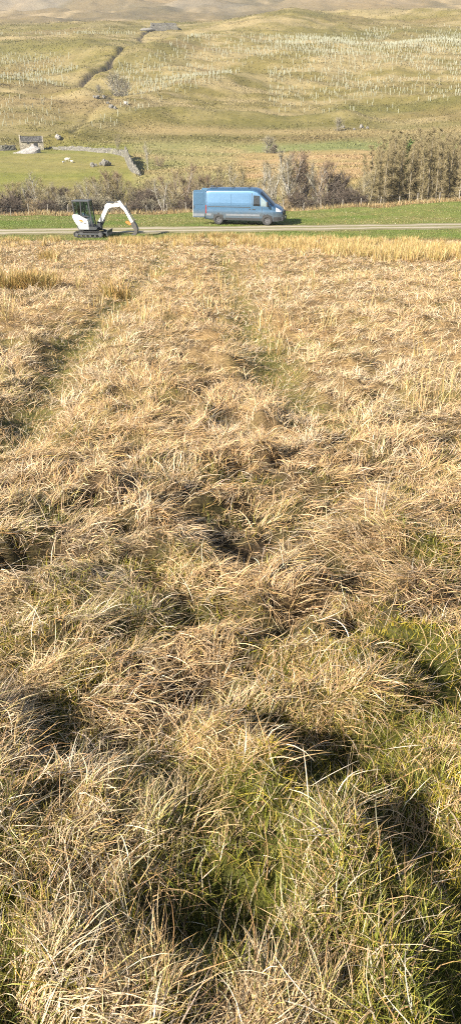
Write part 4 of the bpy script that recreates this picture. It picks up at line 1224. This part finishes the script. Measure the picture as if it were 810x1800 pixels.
def bare_tree(name, seed, Ht=6.0, spread=2.0, stems=2, base=.3, ntw=2200, twcol=((.20, .16, .13), (.30, .24, .18)), bark=(.26, .24, .21), twl=.5, up=.55, tww=.028, conifer=False, leaf=None, droop=0.0):
    r = np.random.default_rng(seed); segs = []; tips = []; small0 = []; small1 = []
    for s in range(stems):
        a = r.uniform(0, 6.28); lean = r.uniform(.0, .22) * (stems > 1) + r.uniform(0, .04)
        p = np.array([.12 * math.sin(a), .12 * math.cos(a), -.3]); d = np.array([lean * math.sin(a), lean * math.cos(a), 1.0])
        hh = Ht * r.uniform(.78, 1.0) if s else Ht; n = 9; r0 = .018 * Ht / math.sqrt(stems)
        pts = [p.copy()]
        for k in range(n):
            d = d + r.normal(0, .05 if conifer else .10, 3) * [1, 1, .2]; d /= np.linalg.norm(d); p = p + d * (hh + .3) / n; pts.append(p.copy())
        for k in range(n): segs.append((pts[k], pts[k + 1], r0 * (1 - k / n) ** .8 + .008, r0 * (1 - (k + 1) / n) ** .8 + .008))
        pts = np.array(pts)
        nb = int((44 if conifer else 22) / math.sqrt(stems))
        for b_ in range(nb):
            t = base + (1 - base) * (b_ + r.uniform(0, 1)) / nb; t = min(t, .985); q = t * n; i = int(q); o = pts[i] + (pts[i + 1] - pts[i]) * (q - i)
            az = r.uniform(0, 6.28)
            if conifer:
                ln = spread * (1.05 - t) * r.uniform(.7, 1.15) + .15; el = r.uniform(-.15, .35)
            else:
                prof = math.sin(min(1, (t - base) / (1 - base) * .85 + .18) * math.pi) ** .6
                ln = spread * prof * r.uniform(.5, 1.1) + .2; el = up + r.normal(0, .25) + .5 * t
            dd = np.array([math.sin(az) * math.cos(el), math.cos(az) * math.cos(el), math.sin(el)]); q0 = o; m_ = 4
            rr = .016 * ln + .012
            for k in range(m_):
                dd = dd + r.normal(0, .16, 3) + [0, 0, .05 if not conifer else -.02]; dd /= np.linalg.norm(dd); q1 = q0 + dd * ln / m_
                segs.append((q0, q1, rr * (1 - k / m_) + .006, rr * (1 - (k + 1) / m_) + .006))
                tips.append((q0, q1, dd.copy(), ln)); q0 = q1
    V, Fq = tube_arr(segs, 4)
    Tm = mesh_from('trunk', V, [Fq], np.tile(np.array(bark)[None], (len(V), 1)) * np.random.default_rng(seed).uniform(.6, .9, (len(V), 1)), M_TWIG)
    T0 = np.array([a for a, b_, c, l in tips]); T1 = np.array([b_ for a, b_, c, l in tips]); TD = np.array([c for a, b_, c, l in tips])
    ntw = int(ntw * (1 if conifer else .78)); idx = r.integers(0, len(T0), ntw); f = r.uniform(0, 1, (ntw, 1)); P0 = T0[idx] * (1 - f) + T1[idx] * f
    D = TD[idx] * .7 + r.normal(0, .55, (ntw, 3)) + [0, 0, .25 - droop]; D /= np.linalg.norm(D, axis=1)[:, None]
    Lt = twl * r.uniform(.4, 1.2, (ntw, 1)); P1 = P0 + D * Lt
    f2 = r.uniform(.3, 1, (ntw, 1)); Q0 = P0 + D * Lt * f2; D2 = D + r.normal(0, .6, (ntw, 3)); Q1 = Q0 + D2 * Lt * .5
    P0 = np.vstack([P0, Q0]); P1 = np.vstack([P1, Q1]); n2 = 2 * ntw
    mx = r.uniform(0, 1, (n2, 1)); col = np.array(twcol[0])[None] * (1 - mx) + np.array(twcol[1])[None] * mx
    col = col * r.uniform(.7, 1.25, (n2, 1))
    V, Tt, Cc = ribbons(P0, P1, np.full(n2, tww * .8) * r.uniform(.6, 1.3, n2), col)
    if leaf is not None:
        nl = leaf[0]; c = P1[r.integers(0, n2, nl)] + r.normal(0, .10, (nl, 3)); s = leaf[2]
        Lv = (c[:, None, :] + r.normal(0, s, (nl, 3, 3))).reshape(-1, 3)
        Lc = np.repeat(np.array(leaf[1])[None] * r.uniform(.6, 1.4, (nl, 1)), 3, 0)
        Tt = np.vstack([Tt, np.arange(3 * nl).reshape(nl, 3) + len(V)]); V = np.vstack([V, Lv]); Cc = np.vstack([Cc, Lc])
    Cm = mesh_from('crown', V, [Tt], Cc * .72, M_TWIG)
    return (Tm, Cm, Ht)

BR = ((.225, .185, .10), (.36, .30, .165)); GREY = ((.27, .245, .17), (.40, .36, .255)); PUR = ((.235, .17, .12), (.36, .265, .175)); OLV = ((.25, .21, .10), (.40, .33, .18)); DK = ((.11, .09, .075), (.19, .155, .125))
protos = {}
for i, s in enumerate((11, 12, 13)): protos['brown%d' % i] = bare_tree('t', s, 5.5, 1.9, 3, .15, 1900, BR)
for i, s in enumerate((21, 22)): protos['grey%d' % i] = bare_tree('t', s, 6.0, 1.5, 2, .25, 1400, GREY, (.50, .48, .43), up=.8)
for i, s in enumerate((31, 32)): protos['purple%d' % i] = bare_tree('t', s, 6.5, 2.4, 2, .40, 2300, PUR, (.34, .31, .27), up=.6)
for i, s in enumerate((35, 36)): protos['olive%d' % i] = bare_tree('t', s, 5.5, 1.7, 3, .12, 1900, OLV, (.36, .33, .24))
for i, s in enumerate((41, 42, 43)): protos['larch%d' % i] = bare_tree('t', s, 8.0, 1.25, 1, .05, 3000, OLV if i != 1 else ((.25, .205, .11), (.37, .30, .17)), (.25, .22, .16), twl=.34, conifer=True, droop=.15, leaf=(1600, (.32, .27, .13), .022))
protos['pine'] = bare_tree('t', 51, 7.0, 1.2, 1, .15, 2200, ((.07, .10, .035), (.13, .17, .06)), (.2, .16, .12), twl=.34, conifer=True, leaf=(6000, (.10, .15, .05), .07))
protos['dark0'] = bare_tree('t', 61, 3.2, 1.9, 6, .02, 5200, DK, (.16, .14, .12), twl=.42, tww=.035)
protos['dark1'] = bare_tree('t', 62, 2.6, 1.6, 5, .02, 3600, ((.12, .095, .08), (.20, .16, .12)), (.18, .16, .13), twl=.42, tww=.035)
protos['scrub0'] = bare_tree('t', 63, 2.0, 1.2, 5, .02, 1500, GREY, (.3, .28, .24), twl=.35)
protos['scrub1'] = bare_tree('t', 64, 2.2, 1.4, 5, .02, 1700, ((.30, .23, .13), (.44, .34, .19)), (.3, .25, .18), twl=.35)

def plant(kind, px, toprow, y, name, label, cat, group=None, wide=1.0, hgt=None, rowbase=None, real_h=None):
    Tm, Cm, Ht = protos[kind]
    x = ray(px, toprow)[0] * y; z = H1(x, y, False)
    h = real_h if real_h else max(1.2, row_z(toprow, y) - z)
    s = h / Ht; wide *= 1.0 if h > 3.5 or real_h else 1.15
    t = thing(name, label, cat, (x, y, z - .05), random.uniform(0, 6.28), group); t.scale = (s * wide, s * wide, s)
    link('trunk', Tm, t); link('crown', Cm, t)
    return t

B3 = ['brown0', 'brown1', 'brown2', 'olive0', 'olive1', 'grey0', 'grey1']
R = random.Random(5)
# special trees that stand out
plant('grey0', 58, 304, 90, 'bare_tree', 'tall bare grey tree with forked pale stems in the left thicket', 'tree')
plant('purple0', 205, 298, 88, 'bare_tree', 'bare tree with reddish purple crown behind the excavator arm', 'tree')
plant('purple1', 320, 290, 87, 'bare_tree', 'rounded bare tree with reddish top just left of the open van door', 'tree', wide=.9)
plant('grey1', 519, 262, 86, 'birch_tree', 'bare birch with a slim white trunk right of the van', 'tree')
plant('purple0', 503, 266, 89, 'bare_tree', 'tall spreading bare tree behind the front of the van', 'tree')
plant('purple1', 553, 270, 90, 'bare_tree', 'reddish bare tree behind the dark round bush', 'tree')
plant('dark0', 590, 309, 85, 'thorn_bush', 'dense dark round thorn bush right of the birch', 'bush', wide=1.0)
plant('dark0', 262, 335, 86, 'thorn_bush', 'dark dense thorn thicket between the excavator arm and the van', 'bush')
plant('dark1', 245, 340, 85, 'thorn_bush', 'dark low bush behind the raised digger arm', 'bush')
plant('dark1', 38, 338, 86, 'thorn_bush', 'dark bush under the bare trees at the far left', 'bush')
plant('dark0', 107, 333, 88, 'thorn_bush', 'dark bush just left of the excavator cab', 'bush')
plant('pine', 724, 250, 93, 'conifer_tree', 'single dark green conifer among the leafless larches', 'tree')
plant('pine', 769, 240, 98, 'conifer_tree', 'dark topped conifer standing at the back of the larch belt', 'tree')
plant('brown0', 206, 236, 203, 'small_tree', 'small dark round tree beside the pasture wall corner', 'tree', real_h=3.7)
plant('scrub0', 205, 150, 285, 'grey_bush', 'large rounded pale grey bush beside the beck in the gully', 'bush', real_h=6.0, wide=1.2)
plant('scrub0', 216, 152, 284, 'grey_bush', 'smaller pale grey bush touching the large one in the gully', 'bush', real_h=4.5, wide=1.2)
plant('scrub0', 174, 145, 302, 'grey_bush', 'small grey bush at the bend of the gully', 'bush', real_h=3.2, wide=1.1)
plant('scrub0', 472, 243, 200, 'small_tree', 'small grey bush alone on the green bank above the van', 'bush', real_h=3.4)
plant('dark1', 480, 254, 199, 'thorn_bush', 'dark low bush leaning beside the grey one on the green bank', 'bush', real_h=1.8)
plant('grey0', 259, 272, 168, 'small_tree', 'thin young tree with a long shadow beside the wall spur', 'tree', real_h=5.0)
plant('scrub0', 596, 200, 240, 'small_tree', 'small scrubby grey bush beside the outcrop rocks', 'bush', real_h=3.2)
plant('scrub1', 280, 283, 175, 'tan_bush', 'tan clump of scrub on the bank right of the wall spur', 'bush', real_h=1.8, wide=1.6)
# the wood along the beck
def run(xs, kinds, y0, y1, tops, name, label, cat, group, wide=1.0):
    for px in xs:
        pxx = px + R.uniform(-3, 3); top = np.interp(pxx, [a for a, b_ in tops], [b_ for a, b_ in tops]) + R.uniform(-4, 16)
        plant(R.choice(kinds), pxx, top, R.uniform(y0, y1), name, label, cat, group, wide * R.uniform(.85, 1.15))
T1 = [(-60, 330), (0, 335), (30, 320), (60, 312), (90, 325), (120, 328), (140, 318), (160, 315)]
run(range(-50, 140, 8), B3, 83, 97, T1, 'bare_tree', 'slender leafless tree in the thicket left of the excavator cab', 'tree', 'bare trees left of the digger')
run(range(-45, 145, 13), B3[:5], 98, 112, [(-60, 335), (160, 318)], 'bare_tree', 'leafless tree at the back of the thicket left of the excavator cab', 'tree', 'back row of bare trees on the left')
T2 = [(145, 316), (170, 308), (200, 306), (215, 308), (235, 320), (262, 312), (285, 306), (300, 312)]
run(range(148, 300, 8), B3 + ['purple0'], 83, 98, T2, 'bare_tree', 'leafless tree behind the excavator boom and arm', 'tree', 'bare trees behind the digger')
T3 = [(300, 305), (340, 302), (365, 306), (390, 290), (410, 286), (430, 302), (445, 312)]
run(range(304, 450, 9), B3 + ['purple0', 'purple1'], 83, 98, T3, 'bare_tree', 'leafless tree rising behind the roof of the blue van', 'tree', 'bare trees behind the van')
T4 = [(450, 305), (475, 288), (490, 278), (530, 282), (560, 285), (580, 296)]
run(range(455, 585, 9), ['grey0', 'grey1', 'brown0', 'purple0', 'olive0'], 84, 99, T4, 'bare_tree', 'leafless tree between the van front and the dark round bush', 'tree', 'bare trees right of the van')
T5 = [(600, 330), (625, 318), (640, 300), (655, 285)]
run(range(602, 656, 6), ['grey0', 'grey1', 'olive0', 'olive1'], 83, 92, T5, 'bare_tree', 'thin pale leafless tree between the dark bush and the larches', 'tree', 'thin trees beside the larches')
T6 = [(650, 266), (665, 244), (690, 228), (705, 226), (722, 238), (735, 224), (760, 222), (780, 228), (810, 226), (900, 228)]
run(range(652, 880, 4), ['larch0', 'larch1', 'larch2'], 82, 90, [(a, b_ + 14) for a, b_ in T6], 'larch_tree', 'leafless olive brown larch in the front of the belt at the right', 'tree', 'front larches', .85)
run(range(655, 880, 5), ['larch0', 'larch1', 'larch2'], 91, 102, T6, 'larch_tree', 'tall leafless larch at the back of the belt at the right', 'tree', 'back larches', .9)
for px in range(-40, 660, 19):
    if 588 < px < 605: continue
    k = R.choice(['dark1', 'scrub0', 'scrub1', 'dark1'])
    zone = 'left of the excavator' if px < 130 else ('behind the excavator' if px < 300 else ('behind the van' if px < 500 else 'right of the van'))
    plant(k, px + R.uniform(-4, 4), 352 if px < 500 else 338, R.uniform(81, 85), 'low_bush', 'low tangled leafless bush at the foot of the trees ' + zone, 'bush', 'low bushes ' + zone, real_h=R.uniform(1.3, 2.1), wide=1.2)

# ------------------------------------------------------------------ big rush clumps in the field at the left
for px_, row_, rad_, n_, lab in ((8, 508, .75, 900, 'large tan rush clump at the left edge of the field'), (66, 508, .55, 700, 'rounded olive and tan rush clump second from the left edge of the field'),
                                (205, 520, .3, 260, 'small rush tuft with a dark foot beside the left wheel rut'), (85, 455, .4, 250, 'thin rush tuft standing above the two large clumps at the left')):
    xx, yy = surf_hit(px_, row_); rb = Bag(); rush_blades(rb, xx, yy, rad_, int(n_ * .8), .25, .55, .016, RUSH[[0, 2, 3, 5, 0]] * .85, 4, .32, .7)
    link('rush_clump', rb.build('rush_clump', M_BLADE), label=lab, cat='rush clump')
# ------------------------------------------------------------------ tree guards on the hillside
m = simple('pale_tree_guard', (.30, .31, .225), .7, var=.12)
bm = bmesh.new(); bmesh.ops.create_cone(bm, cap_ends=False, segments=8, radius1=.05, radius2=.06, depth=1.25, matrix=Matrix.Translation((0, 0, .60)))
add_box(bm, (.09, 0, .55), (.03, .03, 1.3)); gm = bm_mesh('tree_guard', bm, m)
gx = []
yy = 205.0; row_k = 0
while yy < 470:
    xs = np.arange(-.30 * yy, .30 * yy, 1.55) + (row_k % 2) * .8; gx.append(np.stack([xs + rng.normal(0, .35, len(xs)), yy + .22 * np.abs(xs + 30) * (yy < 390) + 3 * vnoise(xs * .03, xs * 0 + yy * .02, 9) + rng.normal(0, .2, len(xs))], 1)); yy += 2.6; row_k += 1
g = np.concatenate(gx); zz = height(g[:, 0].copy(), g[:, 1].copy(), False)
dep = g[:, 1] * CP - (zz - CAM_Z) * SP; upv = g[:, 1] * SP + (zz - CAM_Z) * CP
gpx = 405 + F * g[:, 0] / dep; grow = 900 - F * upv / dep
def reg(x0, x1, r0, r1, p): return ((gpx > x0) & (gpx < x1) & (grow > r0) & (grow < r1)) * p
den = np.zeros(len(g))
edge_r = 245 - (gpx - 120) * .39     # left limit of the planted slope, rising to the right
for rr in (reg(335, 830, 62, 94, .92), (gpx > 200) * (gpx < 480) * (grow < np.minimum(edge_r, 218)) * (grow > 66 + np.maximum(0, 330 - gpx) * .35) * .97, reg(470, 830, 92, 140, .55), reg(470, 700, 140, 200, .45), reg(660, 830, 128, 178, .4),
           reg(-20, 138, 96, 152, .6), reg(-20, 110, 172, 222, .45), reg(-20, 255, 38, 62, .4), reg(640, 830, 44, 64, .6), reg(120, 235, 205, 240, .25)):
    den = np.maximum(den, rr)
gdist = seg_dist(g[:, 0], g[:, 1], GULLY + BECK[1:])
den = den * (gdist > 4.5) * np.clip(.75 + 1.0 * fbm(g[:, 0] * .03, g[:, 1] * .05, 130, 3), 0, 1)
g = g[(rng.uniform(0, 1, len(g)) < den) & (g[:, 1] > 222)]
g = g[np.argsort(g[:, 1])]; zz = height(g[:, 0].copy(), g[:, 1].copy(), False)
ncount = min(290, len(g))
for k in range(ncount):
    z_name = 'left of the gully' if g[k, 0] < -.13 * g[k, 1] else 'right of the gully'
    link('tree_guard', gm, label='pale plastic tree guard tube standing on the lower hillside ' + z_name, cat='tree guard', group='tree guards ' + z_name, loc=(g[k, 0], g[k, 1], zz[k]), rot=(random.uniform(-.1, .1), random.uniform(-.1, .1), random.uniform(0, 6)))
bv = np.array([v.co[:] for v in gm.vertices]); q4 = np.array([p.vertices[:] for p in gm.polygons if len(p.vertices) == 4])
r_ = g[ncount:]; n = len(r_)
tl = rng.normal(0, .05, (n, 2)); VV = bv[None] * [1.1, 1.1, 1.0] + np.zeros((n, 1, 1)); VV[:, :, 0] += bv[None, :, 2] * tl[:, :1]; VV[:, :, 1] += bv[None, :, 2] * tl[:, 1:]
VV = VV + np.stack([r_[:, 0], r_[:, 1], zz[ncount:]], 1)[:, None, :]
link('tree_guards', mesh_from('tree_guards', VV.reshape(-1, 3), [(q4[None] + (np.arange(n) * len(bv))[:, None, None]).reshape(-1, 4)], None, m), kind='stuff', label='rows of pale tree guards across the upper hillside', cat='tree guards')
print('guards', len(g))

add_haze()
